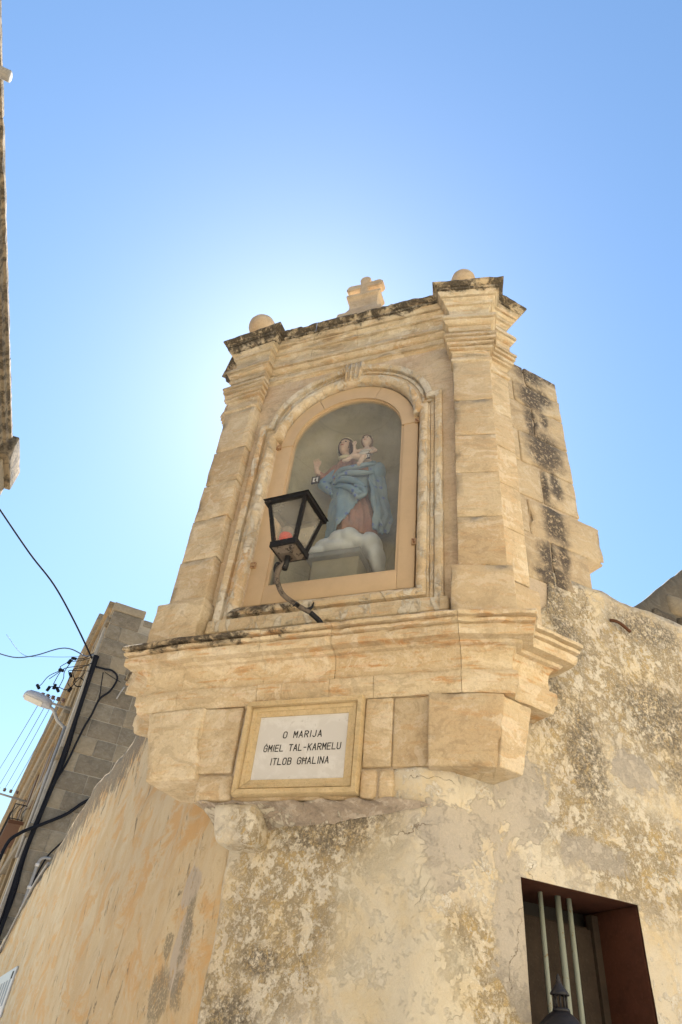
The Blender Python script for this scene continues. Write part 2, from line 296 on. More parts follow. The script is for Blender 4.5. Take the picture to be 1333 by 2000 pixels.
m_cable = plain('black_cable_sheath', (.012, .013, .018), .85, var=.3, sp=.1)
m_bluew = plain('blue_grey_wire', (.06, .09, .16), .5)
m_candle = plain('red_votive_glass', (.85, .05, .03), .25, var=.1)
m_marble = None

# ------------------------------------------------------------------ mesh helpers
def mesh_obj(name, verts, faces, mat, parent=None, smooth=False):
    me = bpy.data.meshes.new(name); me.from_pydata([tuple(v) for v in verts], [], faces); me.materials.append(mat)
    bm = bmesh.new(); bm.from_mesh(me); bmesh.ops.remove_doubles(bm, verts=bm.verts, dist=1e-6); bmesh.ops.recalc_face_normals(bm, faces=bm.faces); bm.to_mesh(me); bm.free()
    if smooth:
        for p in me.polygons: p.use_smooth = True
    o = bpy.data.objects.new(name, me); COL.objects.link(o)
    if parent: o.parent = parent; o.matrix_parent_inverse = parent.matrix_world.inverted()
    return o
def adopt(o, parent): o.parent = parent; o.matrix_parent_inverse = parent.matrix_world.inverted(); return o
def thing(name, label, cat, loc, group=None):
    e = bpy.data.objects.new(name, None); COL.objects.link(e); e.location = loc; e.empty_display_size = .1
    e.matrix_world = Matrix.Translation(loc); e['label'] = label; e['category'] = cat
    if group: e['group'] = group
    return e
def tag(o, label, cat, group=None):
    o['label'] = label; o['category'] = cat
    if group: o['group'] = group
    return o
def fb(p, sc, oct=4):
    v = 0; a = 1
    for i in range(oct): v += noise.noise(Vector(p) * sc * (2.03 ** i) + Vector((i * 7.1, 3.3, 1.7))) * a; a *= .52
    return v
def lat(n0, n1, r, step):
    L_ = n1 - n0; r = min(r, L_ * .3); k = max(1, int((L_ - 2 * r) / step)); a = [n0, n0 + r * .35, n0 + r]
    a += [n0 + r + (L_ - 2 * r) * i / k for i in range(1, k)]; return a + [n1 - r, n1 - r * .35, n1], r
def stone(name, pl, u0, u1, z0, z1, d0, d1, mat, parent, r=.012, step=.055, rough=.004, du0=0, du1=0, label=None, seed=0, chip=.0):
    """one dressed block with worn arrises; du0/du1 shift the two ends at the bottom (taper)"""
    us, r1 = lat(u0, u1, r, step); zs, r2 = lat(z0, z1, r, step); ds, r3 = lat(d0, d1, r, .2); rr = min(r1, r2, r3)
    idx = {}; V = []; F = []
    def vert(i, j, k):
        key = (i, j, k)
        if key in idx: return idx[key]
        p = Vector((us[i], zs[j], ds[k])); q = Vector((min(max(p.x, u0 + rr), u1 - rr), min(max(p.y, z0 + rr), z1 - rr), min(max(p.z, d0 + rr), d1 - rr)))
        d = p - q
        if d.length > 1e-9: p = q + d.normalized() * rr
        t = (p.y - z0) / (z1 - z0); s = (p.x - u0) / (u1 - u0)
        uu = p.x + (1 - t) * (du0 * (1 - s) + du1 * s)
        wq = pl.xyz(uu, p.y, p.z); sd = Vector((seed, seed * 1.7, 0))
        nv = fb(wq + sd, 6, 4) * rough + fb(wq + sd, 28, 3) * rough * .35
        edge = 1 if d.length > rr * 1.05 or (abs(d.x) > 0 or abs(d.y) > 0) else 0
        if edge and chip: 
            c = max(0, fb(wq + sd, 11, 4) - .15) * chip; q2 = Vector(((u0 + u1) / 2, (z0 + z1) / 2, (d0 + d1) / 2)); c3 = pl.xyz(q2.x, q2.y, q2.z); wq = wq + (c3 - wq).normalized() * c
        wq = wq + pl.n * nv + pl.v * fb(wq + Vector((9, 9, 9)), 8, 2) * rough * .4
        idx[key] = len(V); V.append(wq); return idx[key]
    nu, nz, nd = len(us), len(zs), len(ds)
    for i in range(nu - 1):
        for j in range(nz - 1):
            for k in (0, nd - 1): F.append((vert(i, j, k), vert(i + 1, j, k), vert(i + 1, j + 1, k), vert(i, j + 1, k)))
        for k in range(nd - 1):
            for j in (0, nz - 1): F.append((vert(i, j, k), vert(i + 1, j, k), vert(i + 1, j, k + 1), vert(i, j, k + 1)))
    for j in range(nz - 1):
        for k in range(nd - 1):
            for i in (0, nu - 1): F.append((vert(i, j, k), vert(i, j + 1, k), vert(i, j + 1, k + 1), vert(i, j, k + 1)))
    o = mesh_obj(name, V, F, mat, parent, True)
    if label: o['label'] = label
    return o
def boxp(name, pl, u0, u1, z0, z1, d0, d1, mat, parent):
    V = [pl.xyz(u, z, d) for u in (u0, u1) for z in (z0, z1) for d in (d0, d1)]
    return mesh_obj(name, V, [(0, 1, 3, 2), (4, 6, 7, 5), (0, 4, 5, 1), (2, 3, 7, 6), (0, 2, 6, 4), (1, 5, 7, 3)], mat, parent)
def smooth_profile(pr, step=.022):
    out = []
    for i in range(len(pr)):
        a = Vector(pr[i]); b = Vector(pr[(i + 1) % len(pr)]); k = max(1, int((b - a).length / step)) if (b - a).length < .3 else 1
        for j in range(k): out.append(a + (b - a) * j / k)
    return out
def mitres(pts):
    n = len(pts); ns = []
    for i in range(n - 1):
        v = (pts[i + 1] - pts[i]); v.z = 0; v.normalize(); ns.append(Vector((v.y, -v.x, 0)))
    ms = [ns[0]]
    for i in range(1, n - 1): ms.append((ns[i - 1] + ns[i]) / (1 + ns[i - 1].dot(ns[i])))
    ms.append(ns[-1]); return ms
def run(name, pts, ms, prof, mat, parent, step=.03, wear=.0018, lipwear=.010, gap=.0015, seed=0, chiptop=0.0):
    """length of moulding along plan points; prof = closed polygon of (projection, z)"""
    pr = smooth_profile(prof); rings = []
    pts = [p.copy() for p in pts]
    d = (pts[1] - pts[0]).normalized(); pts[0] += d * gap; d = (pts[-2] - pts[-1]).normalized(); pts[-1] += d * gap
    pmax = max(p[0] for p in pr)
    for i in range(len(pts) - 1):
        a, b = pts[i], pts[i + 1]; k = max(1, int((b - a).length / step))
        for j in range(k + (1 if i == len(pts) - 2 else 0)):
            t = j / k; rings.append((a.lerp(b, t), ms[i].lerp(ms[i + 1], t)))
    V = []; F = []; n = len(pr)
    for (c, mm) in rings:
        for q in pr:
            w_ = c + mm * q[0]; w_ = Vector((w_.x, w_.y, q[1])); lip = max(0, q[0] / pmax) if pmax > .02 else 0
            s_ = Vector((seed, 0, 0))
            e = fb(w_ + s_, 7, 4) * wear + fb(w_ + s_, 34, 3) * wear * .6 + max(0, fb(w_ + s_, 13, 4) - .18) * -lipwear * (.25 + lip)
            if q[0] > -.1:
                w_ += mm.normalized() * e; w_.z += fb(w_ + Vector((4, 4, 4)), 9, 4) * wear
                if chiptop and q[1] > max(x[1] for x in pr) - .03: w_.z -= max(0, fb(w_ + s_, 9, 5)) * chiptop
            V.append(w_)
    for r in range(len(rings) - 1):
        for i in range(n):
            j = (i + 1) % n; F.append((r * n + i, r * n + j, (r + 1) * n + j, (r + 1) * n + i))
    F.append(tuple(range(n))); F.append(tuple((len(rings) - 1) * n + i for i in range(n - 1, -1, -1)))
    o = mesh_obj(name, V, F, mat, parent)
    for p in o.data.polygons: p.use_smooth = len(p.vertices) == 4
    bm = bmesh.new(); bm.from_mesh(o.data)
    for e in bm.edges:
        if len(e.link_faces) == 2 and e.calc_face_angle() > R_(38): e.smooth = False
    bm.to_mesh(o.data); bm.free()
    return o
def tube(name, pts, r, mat, parent=None, seg=8, res=6, cap=True):
    pts = [Vector(p) for p in pts]; P_ = []
    if len(pts) > 2 and res > 1:
        for i in range(len(pts) - 1):
            p0 = pts[max(0, i - 1)]; p1 = pts[i]; p2 = pts[i + 1]; p3 = pts[min(len(pts) - 1, i + 2)]
            for k in range(res):
                t = k / res; P_.append(.5 * ((2 * p1) + (p2 - p0) * t + (2 * p0 - 5 * p1 + 4 * p2 - p3) * t * t + (3 * p1 - p0 - 3 * p2 + p3) * t ** 3))
        P_.append(pts[-1])
    else: P_ = pts
    V = []; F = []; up = Vector((0, 0, 1)); side = None; N = len(P_)
    for i, p in enumerate(P_):
        d = (P_[min(i + 1, N - 1)] - P_[max(i - 1, 0)]).normalized()
        if side is None: side = d.cross(up if abs(d.z) < .9 else Vector((1, 0, 0))).normalized()
        else: side = (side - d * side.dot(d)).normalized()
        u2 = d.cross(side); rr = r(i / (N - 1)) if callable(r) else r
        for k in range(seg): a = 2 * math.pi * k / seg; V.append(p + (side * math.cos(a) + u2 * math.sin(a)) * rr)
    for i in range(N - 1):
        for k in range(seg): F.append((i * seg + k, i * seg + (k + 1) % seg, (i + 1) * seg + (k + 1) % seg, (i + 1) * seg + k))
    if cap: F.append(tuple(range(seg))); F.append(tuple((N - 1) * seg + k for k in range(seg)))
    return mesh_obj(name, V, F, mat, parent, True)
def lathe(name, c, prof, mat, parent=None, seg=16, axis=None):
    V = []; F = []
    for (r, z) in prof:
        for k in range(seg): a = 2 * math.pi * k / seg; V.append(Vector((c[0] + r * math.cos(a), c[1] + r * math.sin(a), c[2] + z)))
    for i in range(len(prof) - 1):
        for k in range(seg): F.append((i * seg + k, i * seg + (k + 1) % seg, (i + 1) * seg + (k + 1) % seg, (i + 1) * seg + k))
    F.append(tuple(range(seg))); F.append(tuple((len(prof) - 1) * seg + k for k in range(seg)))
    return mesh_obj(name, V, F, mat, parent, True)
def dupe(o, parent=None, mat4=None):
    c = o.copy(); COL.objects.link(c)
    if parent is not None: c.parent = parent
    return c

# ------------------------------------------------------------------ ground
def flat(name, x0, x1, y0, y1, z, mat):
    return mesh_obj(name, [(x0, y0, z), (x1, y0, z), (x1, y1, z), (x0, y1, z)], [(0, 1, 2, 3)], mat)
m_ground = stone_mat('worn_limestone_paving', (.54, .47, .37), (.58, .51, .40), (.50, .42, .31), orange=.2, tint=0)
m_road = plain('pale_concrete_road', (.44, .41, .36), .9, var=.3)
g0 = flat('ground', -400, 400, -400, 400, 0, m_ground); g0['kind'] = 'structure'
g1 = mesh_obj('road', [L.xyz(-60, .004, 6.2), L.xyz(-60, .004, .9), L.xyz(.2, .004, .9), R.xyz(.3, .004, 1.0), R.xyz(40, .004, 1.0), R.xyz(40, .004, 5.5), L.xyz(12, .004, 6.2)], [(0, 1, 2, 3, 4, 5, 6)], m_road); g1['kind'] = 'structure'

# ------------------------------------------------------------------ corner house
house = thing('corner_house', 'old corner house with peeling cream limewash below the shrine', 'house', (0.3, 4.6, 0))
def sheet(name, pts, z0, ztop, mat, holes=(), thick=.3, step=.06, rough=.006, topcap=True, parent=house, us=None):
    """wall following plan pts (left to right as seen from the street); ztop(u) height; holes (u0,u1,z0,z1) in path length"""
    ln = [0]
    for a, b in zip(pts, pts[1:]): ln.append(ln[-1] + (b - a).length)
    T = ln[-1]; S = set(round(x, 5) for x in ln); k = 0.0
    step_u = step if not callable(step) else None
    while k < T:
        S.add(round(k, 5)); k += (step if not callable(step) else step(k))
    S.add(round(T, 5))
    for h in holes: S.add(h[0]); S.add(h[1])
    S = sorted(S); S2 = [S[0]]
    keep = set([h[0] for h in holes] + [h[1] for h in holes] + [round(x, 5) for x in ln])
    for x in S[1:]:
        if x - S2[-1] < .012 and x not in keep: continue
        S2.append(x)
    S = S2; nzv = 60; zr = sorted(set([round(i / nzv, 5) for i in range(nzv + 1)]))
    ms = mitres(pts)
    def at(s):
        for i in range(len(ln) - 1):
            if s <= ln[i + 1] + 1e-6 or i == len(ln) - 2: t = (s - ln[i]) / (ln[i + 1] - ln[i]); return pts[i].lerp(pts[i + 1], t), ms[i].lerp(ms[i + 1], t)
    V = []; F = []; zh = sorted(set([h[2] for h in holes] + [h[3] for h in holes])); rows = []
    for s in S:
        zt = ztop(s); lv = [z0] + zh + [zt]; cn = [nzv] if not zh else [14, 20, 40]; base = [z0]
        for (qa, qb), c_ in zip(zip(lv, lv[1:]), cn): base += [qa + (qb - qa) * i / c_ for i in range(1, c_ + 1)]
        rows.append(base)
    n = len(rows[0])
    for s, row in zip(S, rows):
        c, mm = at(s)
        for z in row:
            p = Vector((c.x, c.y, z)); hole_edge = any(h[0] - 1e-4 <= s <= h[1] + 1e-4 and h[2] - 1e-4 <= z <= h[3] + 1e-4 for h in holes)
            a = rough * (.3 if hole_edge else 1)
            V.append(p + mm * (fb(p, 2.2, 3) * a * 1.6 + fb(p, 9, 4) * a * .8))
    for i in range(len(S) - 1):
        for j in range(n - 1):
            um = (S[i] + S[i + 1]) / 2; zm = (rows[i][j] + rows[i][j + 1]) / 2
            if any(h[0] < um < h[1] and h[2] < zm < h[3] for h in holes): continue
            F.append((i * n + j, (i + 1) * n + j, (i + 1) * n + j + 1, i * n + j + 1))
    b = len(V)
    for s, row in zip(S, rows):                          # back edge for the top thickness
        c, mm = at(s); V.append(Vector((c.x, c.y, row[-1] - .06)) - mm * thick); V.append(Vector((c.x, c.y, row[0])) - mm * thick)
    for i in range(len(S) - 1):
        F.append((i * n + n - 1, (i + 1) * n + n - 1, b + 2 * (i + 1), b + 2 * i)); 
        F.append((b + 2 * i, b + 2 * (i + 1), b + 2 * (i + 1) + 1, b + 2 * i + 1)) if not holes else None
    return mesh_obj(name, V, F, mat, parent, True)

# left wall
def ltop(s):                                            # s runs from the far end (u=-20) to the corner
    u = s - 20.0
    z = 5.0 if u > -8.8 else 5.0 - (-8.8 - u) * .135
    return z + fb((u * 1.0, 0, 0), 1.3, 4) * .10
wl_ = sheet('wall', [L.xyz(-20, 0), L.xyz(-.03, 0)], 0, ltop, m_plL, step=lambda k: .28 if k < 15 else (.12 if k < 18.5 else .05), rough=.014)
wl_['label'] = 'long cream plaster wall streaked with orange running down the side street'
# chamfer and right wall with rounded arrises
def arc(p0, p1, p2, r, k=6):
    a = (p0 - p1).normalized(); b = (p2 - p1).normalized(); ha = a.angle(b) / 2; t = r / math.tan(ha); A = p1 + a * t; B = p1 + b * t; c = p1 + (a + b).normalized() * (r / math.sin(ha)); o = []
    for i in range(k + 1):
        q = A.lerp(B, i / k) - c; o.append(c + q.normalized() * r)
    return o
cl = Vector((*LC, 0)); bend = Vector((.672, 3.610, 0)); rend = R.xyz(9, 0)
path = [L.xyz(-.03, 0)] + arc(L.xyz(-1, 0), cl, bend, .028, 5)[1:] + arc(cl, bend, rend, .30, 8) + [rend]
off0 = sum((b - a).length for a, b in zip(path, path[1:-1])) ; ub = (path[-2] - R.o).dot(R.v); uoff = off0 - ub      # path length -> u on R
WU0, WU1, WZ1 = .54, 1.334, 2.52
def rtop(s):
    u = s - uoff
    if u < -.30: return 2.80
    if u < .2: return 2.968
    if u < 1.0: return 3.45 + (u - .2) * 1.2
    return 4.665 + fb((u, 5, 0), 2.5, 4) * .03 - (.12 if False else 0)
wr_ = sheet('wall', path, 0, rtop, m_plR, holes=((round(WU0 + uoff, 5), round(WU1 + uoff, 5), 1.45, WZ1),), thick=.34, step=lambda k: .05 if k < 4.2 else .25, rough=.009)
wr_['label'] = 'peeling limewashed wall with grey cement patches beneath the shrine'

# window in the right wall
m_redoch = plain('dark_red_ochre_paint', (.085, .030, .018), .8, var=.5)
m_plank = plain('weathered_dark_planks', (.045, .032, .024), .8, var=.6)
m_iron_and_dark = plain('black_iron_and_room_dark', (.02, .018, .018), .6)  # iron black, also used to paint the room's darkness behind the window
m_bar = rusty('pale_green_painted_iron', (.26, .29, .255), (.22, .15, .08), .12, 30)
rev = []
DD = -.345
V = []; 
def quadstrip(name, a, b, c, d, mat, parent, nu=14, nv=8, rough=.004):
    V = []; F = []
    for i in range(nu + 1):
        for j in range(nv + 1):
            p = a.lerp(b, i / nu).lerp(d.lerp(c, i / nu), j / nv); k = 1 if 0 < i < nu and 0 < j < nv else 0
            V.append(p + Vector((1, 1, 1)) * fb(p, 12, 3) * rough * k)
    for i in range(nu):
        for j in range(nv): F.append((i * (nv + 1) + j, (i + 1) * (nv + 1) + j, (i + 1) * (nv + 1) + j + 1, i * (nv + 1) + j + 1))
    return mesh_obj(name, V, F, mat, parent, True)
boxp('room_dark_sheet', R, WU0 - .1, WU1 + .1, 1.3, 2.9, DD - .13, DD - .09, m_iron_and_dark, house)  # black sheet painted in for the unlit room, seen in the gap above the board
win = boxp('window', R, WU0 + .02, WU1 - .02, 1.47, 2.44, DD - .05, DD - .02, m_plank, house)
win['label'] = 'small barred window with a dark shutter and red ochre reveals'
# reveals: lintel, jambs, sill (rear edges meet the window board)
X = R.xyz
lin = stone('lintel', R, WU0 - .12, WU1 + .12, WZ1 + .002, WZ1 + .24, DD - .1, -.02, m_redoch, house, r=.006, rough=.002)
stone('jamb', R, WU1 + .002, WU1 + .16, 1.40, WZ1 + .0, DD - .1, -.018, m_redoch, house, r=.006, rough=.003)
stone('jamb', R, WU0 - .16, WU0 - .002, 1.40, WZ1 + .0, DD - .1, -.018, m_redoch, house, r=.006, rough=.003)
stone('sill', R, WU0 - .1, WU1 + .1, 1.30, 1.449, DD - .1, -.01, m_redoch, house, r=.006)
for k in range(6):
    a = WU0 + .025 + k * .122; stone('shutter_board', R, a, a + .119, 1.47, 2.425, DD - .018, DD + .006, m_plank, win, r=.003, step=.3, rough=.0015, seed=k)
boxp('shutter_frame', R, WU1 - .048, WU1 - .003, 1.46, 2.50, DD - .018, DD + .03, m_plank, win)
for u, r in ((.815, .013), (.936, .0165), (1.015, .014)): tube('bar', [R.xyz(u, 1.45, -.19), R.xyz(u, 2.53, -.19)], r, m_bar, win, 10)
tube('rusty_spike', [R.xyz(1.55, 4.435, .0), R.xyz(1.60, 4.42, .03), R.xyz(1.70, 4.37, .035)], .012, m_rustbare, house)

# stones between ledge and base cornice, on the chamfer (plane MB)
boxp('mortar_bed', MB, -.80, .76, 2.97, 3.42, -.30, -.030, m_mortar, house); boxp('mortar_bed', MB, -.69, .53, 2.80, 2.968, -.30, -.022, m_mortar, house)
def cb(u0, u1, z0, z1, d=0., mt=None, du0=0, du1=0, r=.010): return stone('stone_block', MB, u0, u1, z0, z1, -.2, d, mt or m_stone, house, r=r, rough=.007, du0=du0, du1=du1, seed=u0 * 3)
cb(-.80, -.470, 2.965, 3.38, .0); cb(-.466, .345, 3.375, 3.39, -.008)
cb(.350, .518, 2.975, 3.385, -.004); cb(.522, .735, 2.975, 3.385, -.018)
cb(-.69, -.44, 2.80, 2.955, .006, r=.03); cb(-.436, .34, 2.80, 2.87, -.012); cb(.345, .445, 2.80, 2.965, .004, r=.035); cb(.452, .535, 2.79, 2.965, -.004, r=.03)
cb(-.462, .345, 2.875, 3.37, -.014, mt=m_mortar)
# sloping plaster haunch under the ledge
m_haunch = stone_mat('rough_mauve_render', (.34, .285, .24), (.41, .35, .30), (.40, .30, .22), (.58, .52, .46), orange=.3, pit=.6, white=.3)
VV = []; FF = []; nu = 40
hp0 = [MB.xyz(-.66 + 1.19 * i / nu, 2.798 + .008 * math.sin(i), -.0) for i in range(nu + 1)]
for i in range(nu + 1):
    a = hp0[i]; t = i / nu; b = M2.o + M2.v * (-1.40 + 1.38 * t); dz = .10 * (1 - t) ** .7 + .03; b = Vector((b.x, b.y, 2.798 - dz))
    for k in range(7):
        s = k / 6; p = a.lerp(b, s); p.z = a.z - (a.z - b.z) * s ** 1.6; p = p + Vector((0, 0, 1)) * fb(p, 14, 4) * .010; VV.append(p)
for i in range(nu):
    for k in range(6): FF.append((i * 7 + k, (i + 1) * 7 + k, (i + 1) * 7 + k + 1, i * 7 + k + 1))
o_ = mesh_obj('ledge', VV, FF, m_haunch, house, True)
# plastered rounded corbel under the ledge
stone('corbel', M.off(.05), -.56, -.27, 2.58, 2.805, -.35, .03, m_plR, house, r=.045, rough=.010, step=.03, du0=.05, du1=.03)

# ------------------------------------------------------------------ shrine
shrine = thing('wayside_shrine', 'carved limestone corner shrine with pilasters and stepped cornice', 'shrine', (0, 4.4, 2.85))
# plan path of the whole front (shaft plane), left to right
lse = LSs + V2(180 - 66) * .24; rse = RS.o + RS.v * .205
lsb = lse + Vector((V2(-66).y, -V2(-66).x, 0)) * -.25; rsb = rse - RS.n * .25
# clearly: back corners lie behind the side faces
Ml = M.xyz(-.998 + .0, 0); Mr = M.xyz(.865, 0)
lpr = LP.o.copy(); mlc = Vector((lpr.x, lpr.y, 0)) - LP.n * .06; mrc = RP.o - RP.n * .105
# snap inner corners to M plane
mlc = M.o + M.v * ((mlc - M.o).dot(M.v)); mrc = M.o + M.v * ((mrc - M.o).dot(M.v))
path_top = [lsb, lse, LSs, lpl, lpr, mlc, mrc, RP.o.copy(), e2.copy(), RS.o.copy(), rse, rsb]
ms_top = mitres(path_top)
crown = [(-.3, 7.56), (.165, 7.545), (.177, 7.535), (.176, 7.513), (.161, 7.506), (.147, 7.489), (.125, 7.484), (.125, 7.470), (.139, 7.466), (.134, 7.446), (.106, 7.444), (.106, 7.428), (.130, 7.425), (.120, 7.402), (.103, 7.377), (.070, 7.376), (.070, 7.359), (.092, 7.356), (.082, 7.338), (.066, 7.327), (.062, 7.290), (.040, 7.288), (.040, 7.274), (.050, 7.270), (.030, 7.245), (.020, 7.11), (-.3, 7.10)]
band_ = [(-.3, 7.097), (.080, 7.092), (.086, 7.075), (.085, 7.045), (.056, 7.044), (.056, 7.028), (.074, 7.024), (.062, 6.995), (.046, 6.985), (.016, 6.984), (.016, 6.968), (.034, 6.964), (.032, 6.90), (.012, 6.898), (.012, 6.884), (.018, 6.88), (.0, 6.86), (-.3, 6.86)]
cap_ = [(-.3, 6.857), (.060, 6.835), (.074, 6.81), (.073, 6.785), (.044, 6.784), (.044, 6.768), (.064, 6.764), (.062, 6.735), (.028, 6.732), (.028, 6.716), (.049, 6.712), (.046, 6.682), (.012, 6.681), (.012, 6.665), (.033, 6.661), (.031, 6.640), (.000, 6.638), (.000, 6.622), (.015, 6.618), (.002, 6.60), (.0, 6.520), (.014, 6.515), (.018, 6.500), (.014, 6.483), (.0, 6.475), (-.3, 6.475)]
def seg(name, i0, i1, prof, mat, splits=(), path=path_top, ms=ms_top, **k):
    if not splits: return [run(name, path[i0:i1 + 1], ms[i0:i1 + 1], prof, mat, shrine, seed=i0, **k)]
    o = []; A, B = path[i0], path[i1]; a, b = ms[i0], ms[i1]; s = [0] + list(splits) + [1]
    for q, w_ in zip(s, s[1:]): o.append(run(name, [A.lerp(B, q), A.lerp(B, w_)], [a.lerp(b, q), a.lerp(b, w_)], prof, mat, shrine, seed=q * 5, **k))
    return o
seg('cornice_stone', 0, 5, crown, m_crownL, chiptop=.03); seg('cornice_stone', 5, 6, crown, m_crown, (.23, .50, .745, .83), chiptop=.05); seg('cornice_stone', 6, 11, crown, m_crown, chiptop=.02)
seg('moulding_stone', 0, 5, band_, m_arch); seg('moulding_stone', 5, 6, band_, m_arch, (.12, .44, .76)); seg('moulding_stone', 6, 11, band_, m_arch)
seg('capital', 0, 5, cap_, m_arch); seg('capital', 6, 11, cap_, m_arch)
# roof slab behind the crown so that the top is closed
core = [lsb, lse, LSs, lpl, lpr, mlc, mrc, RP.o.copy(), e2.copy(), RS.o.copy(), rse, rsb]
def prism(name, pts, z0, z1, mat, parent, inset=0.0):
    msx = mitres(pts); n = len(pts); V = [Vector((p.x - q.x * inset, p.y - q.y * inset, z)) for z in (z0, z1) for p, q in zip(pts, msx)]
    F = [tuple(range(n)), tuple(range(2 * n - 1, n - 1, -1))] + [(i, (i + 1) % n, n + (i + 1) % n, n + i) for i in range(n)]
    return mesh_obj(name, V, F, mat, parent)
back = [Vector((-1.05, 5.55, 0)), Vector((1.5, 4.95, 0))]
prism('roof_slab', [lsb] + core[1:-1] + [rsb, Vector((1.35, 4.6, 0)), Vector((-1.0, 5.4, 0))], 6.90, 7.50, m_stone, shrine, .06)
# pilaster shafts, stone by stone
zj = [4.262, 4.707, 5.137, 5.543, 5.963, 6.472]
for k in range(5):
    a, b = zj[k] + .001, zj[k + 1] - .001; dl = .0
    stone('pilaster_stone', RP, .0, .315, a, b, -.15, 0, m_stone, shrine, r=.005, rough=.004, seed=k, chip=.02)
    stone('pilaster_stone', RS, .003, .205, a, b, -.25, 0, m_stone, shrine, r=.008, rough=.004, seed=k + 7)
    a, b = a + (-.045 if k else 0), b + (-.045 if k < 4 else 0)
    stone('pilaster_stone', LP, -.335, .0, a, b, -.10, 0, m_stone, shrine, r=.006, rough=.005, seed=k + 13, chip=.03, du0=.01, du1=.01)
    LSP = P(lse, -66); stone('pilaster_stone', LSP, .0, .237, a, b, -.2, 0, m_stone, shrine, r=.01, rough=.004, seed=k + 19)
# pedestals of the pilasters
stone('pedestal_stone', RP, -.05, .35, 3.86, 4.258, -.2, .042, m_stone, shrine, r=.008, rough=.007, chip=.06)
stone('pedestal_stone', RS, .02, .25, 3.86, 4.225, -.3, .03, m_stone, shrine, r=.014, rough=.006)
stone('pedestal_stone', LP, -.395, .04, 3.86, 4.255, -.2, .045, m_stone, shrine, r=.018, rough=.009, chip=.08)
stone('pedestal_stone', P(lse, -66), -.02, .27, 3.86, 4.24, -.2, .03, m_stone, shrine, r=.02, rough=.006)
# base cornice
base = [(-.3, 3.862), (.10, 3.862), (.140, 3.856), (.152, 3.842), (.150, 3.822), (.112, 3.820), (.112, 3.804), (.136, 3.800), (.131, 3.782), (.102, 3.778), (.102, 3.764), (.120, 3.760), (.117, 3.712), (.112, 3.704), (.052, 3.702), (.044, 3.684), (.036, 3.682), (.012, 3.68), (-.005, 3.66), (-.014, 3.64), (-.018, 3.61), (-.020, 3.532), (-.3, 3.532)]
base2 = [(-.3, 3.528), (.006, 3.522), (.012, 3.512), (.010, 3.45), (-.002, 3.436), (-.008, 3.405), (-.016, 3.39), (-.3, 3.39)]
rbs = RS.o + RS.v * .30; rbb = rbs - RS.n * .25; lbs = LSs + V2(180 - 66) * .30; lbb = lbs + Vector((V2(-66).y, -V2(-66).x, 0)) * -.25
path_b = [lbb, lbs, LSs, lpl, lpr, RP.o.copy(), e2.copy(), RS.o + RS.n * .012, rbs, rbb]; ms_b = mitres(path_b)
kw = dict(path=path_b, ms=ms_b, lipwear=.028, wear=.0032)
seg('cornice_stone', 0, 4, base, m_base, **kw); seg('cornice_stone', 4, 5, base, m_base, (.32, .58), **kw); seg('cornice_stone', 5, 9, base, m_base, **kw)
seg('moulding_stone', 0, 4, base2, m_base, **kw); seg('moulding_stone', 4, 5, base2, m_base, (.31, .40, .57, .72), **kw); seg('moulding_stone', 5, 9, base2, m_base, **kw)
prism('floor_slab', path_b + [Vector((1.6, 4.8, 0)), Vector((-.6, 5.4, 0))], 3.40, 3.84, m_mortar, shrine, .07)
# corbel blocks carrying the pilasters
stone('corbel_stone', RP, -.19, .245, 2.955, 3.383, -.3, .0, m_stone, shrine, r=.012, rough=.007, du0=0, du1=-.07, chip=.04)
stone('corbel_stone', P((1.045, 3.515), 31), .0, .235, 2.957, 3.383, -.4, -.0, m_stone, shrine, r=.012, rough=.007, du0=-.06, du1=-.12)
stone('corbel_stone', LP, -.215, .245, 2.925, 3.385, -.42, .0, m_stone, shrine, r=.018, rough=.009, du0=.13, du1=.04, chip=.05)
stone('corbel_stone', P(lbs, -66), -.02, .3, 3.39, 3.66, -.3, -.02, m_stone, shrine, r=.03, rough=.012)

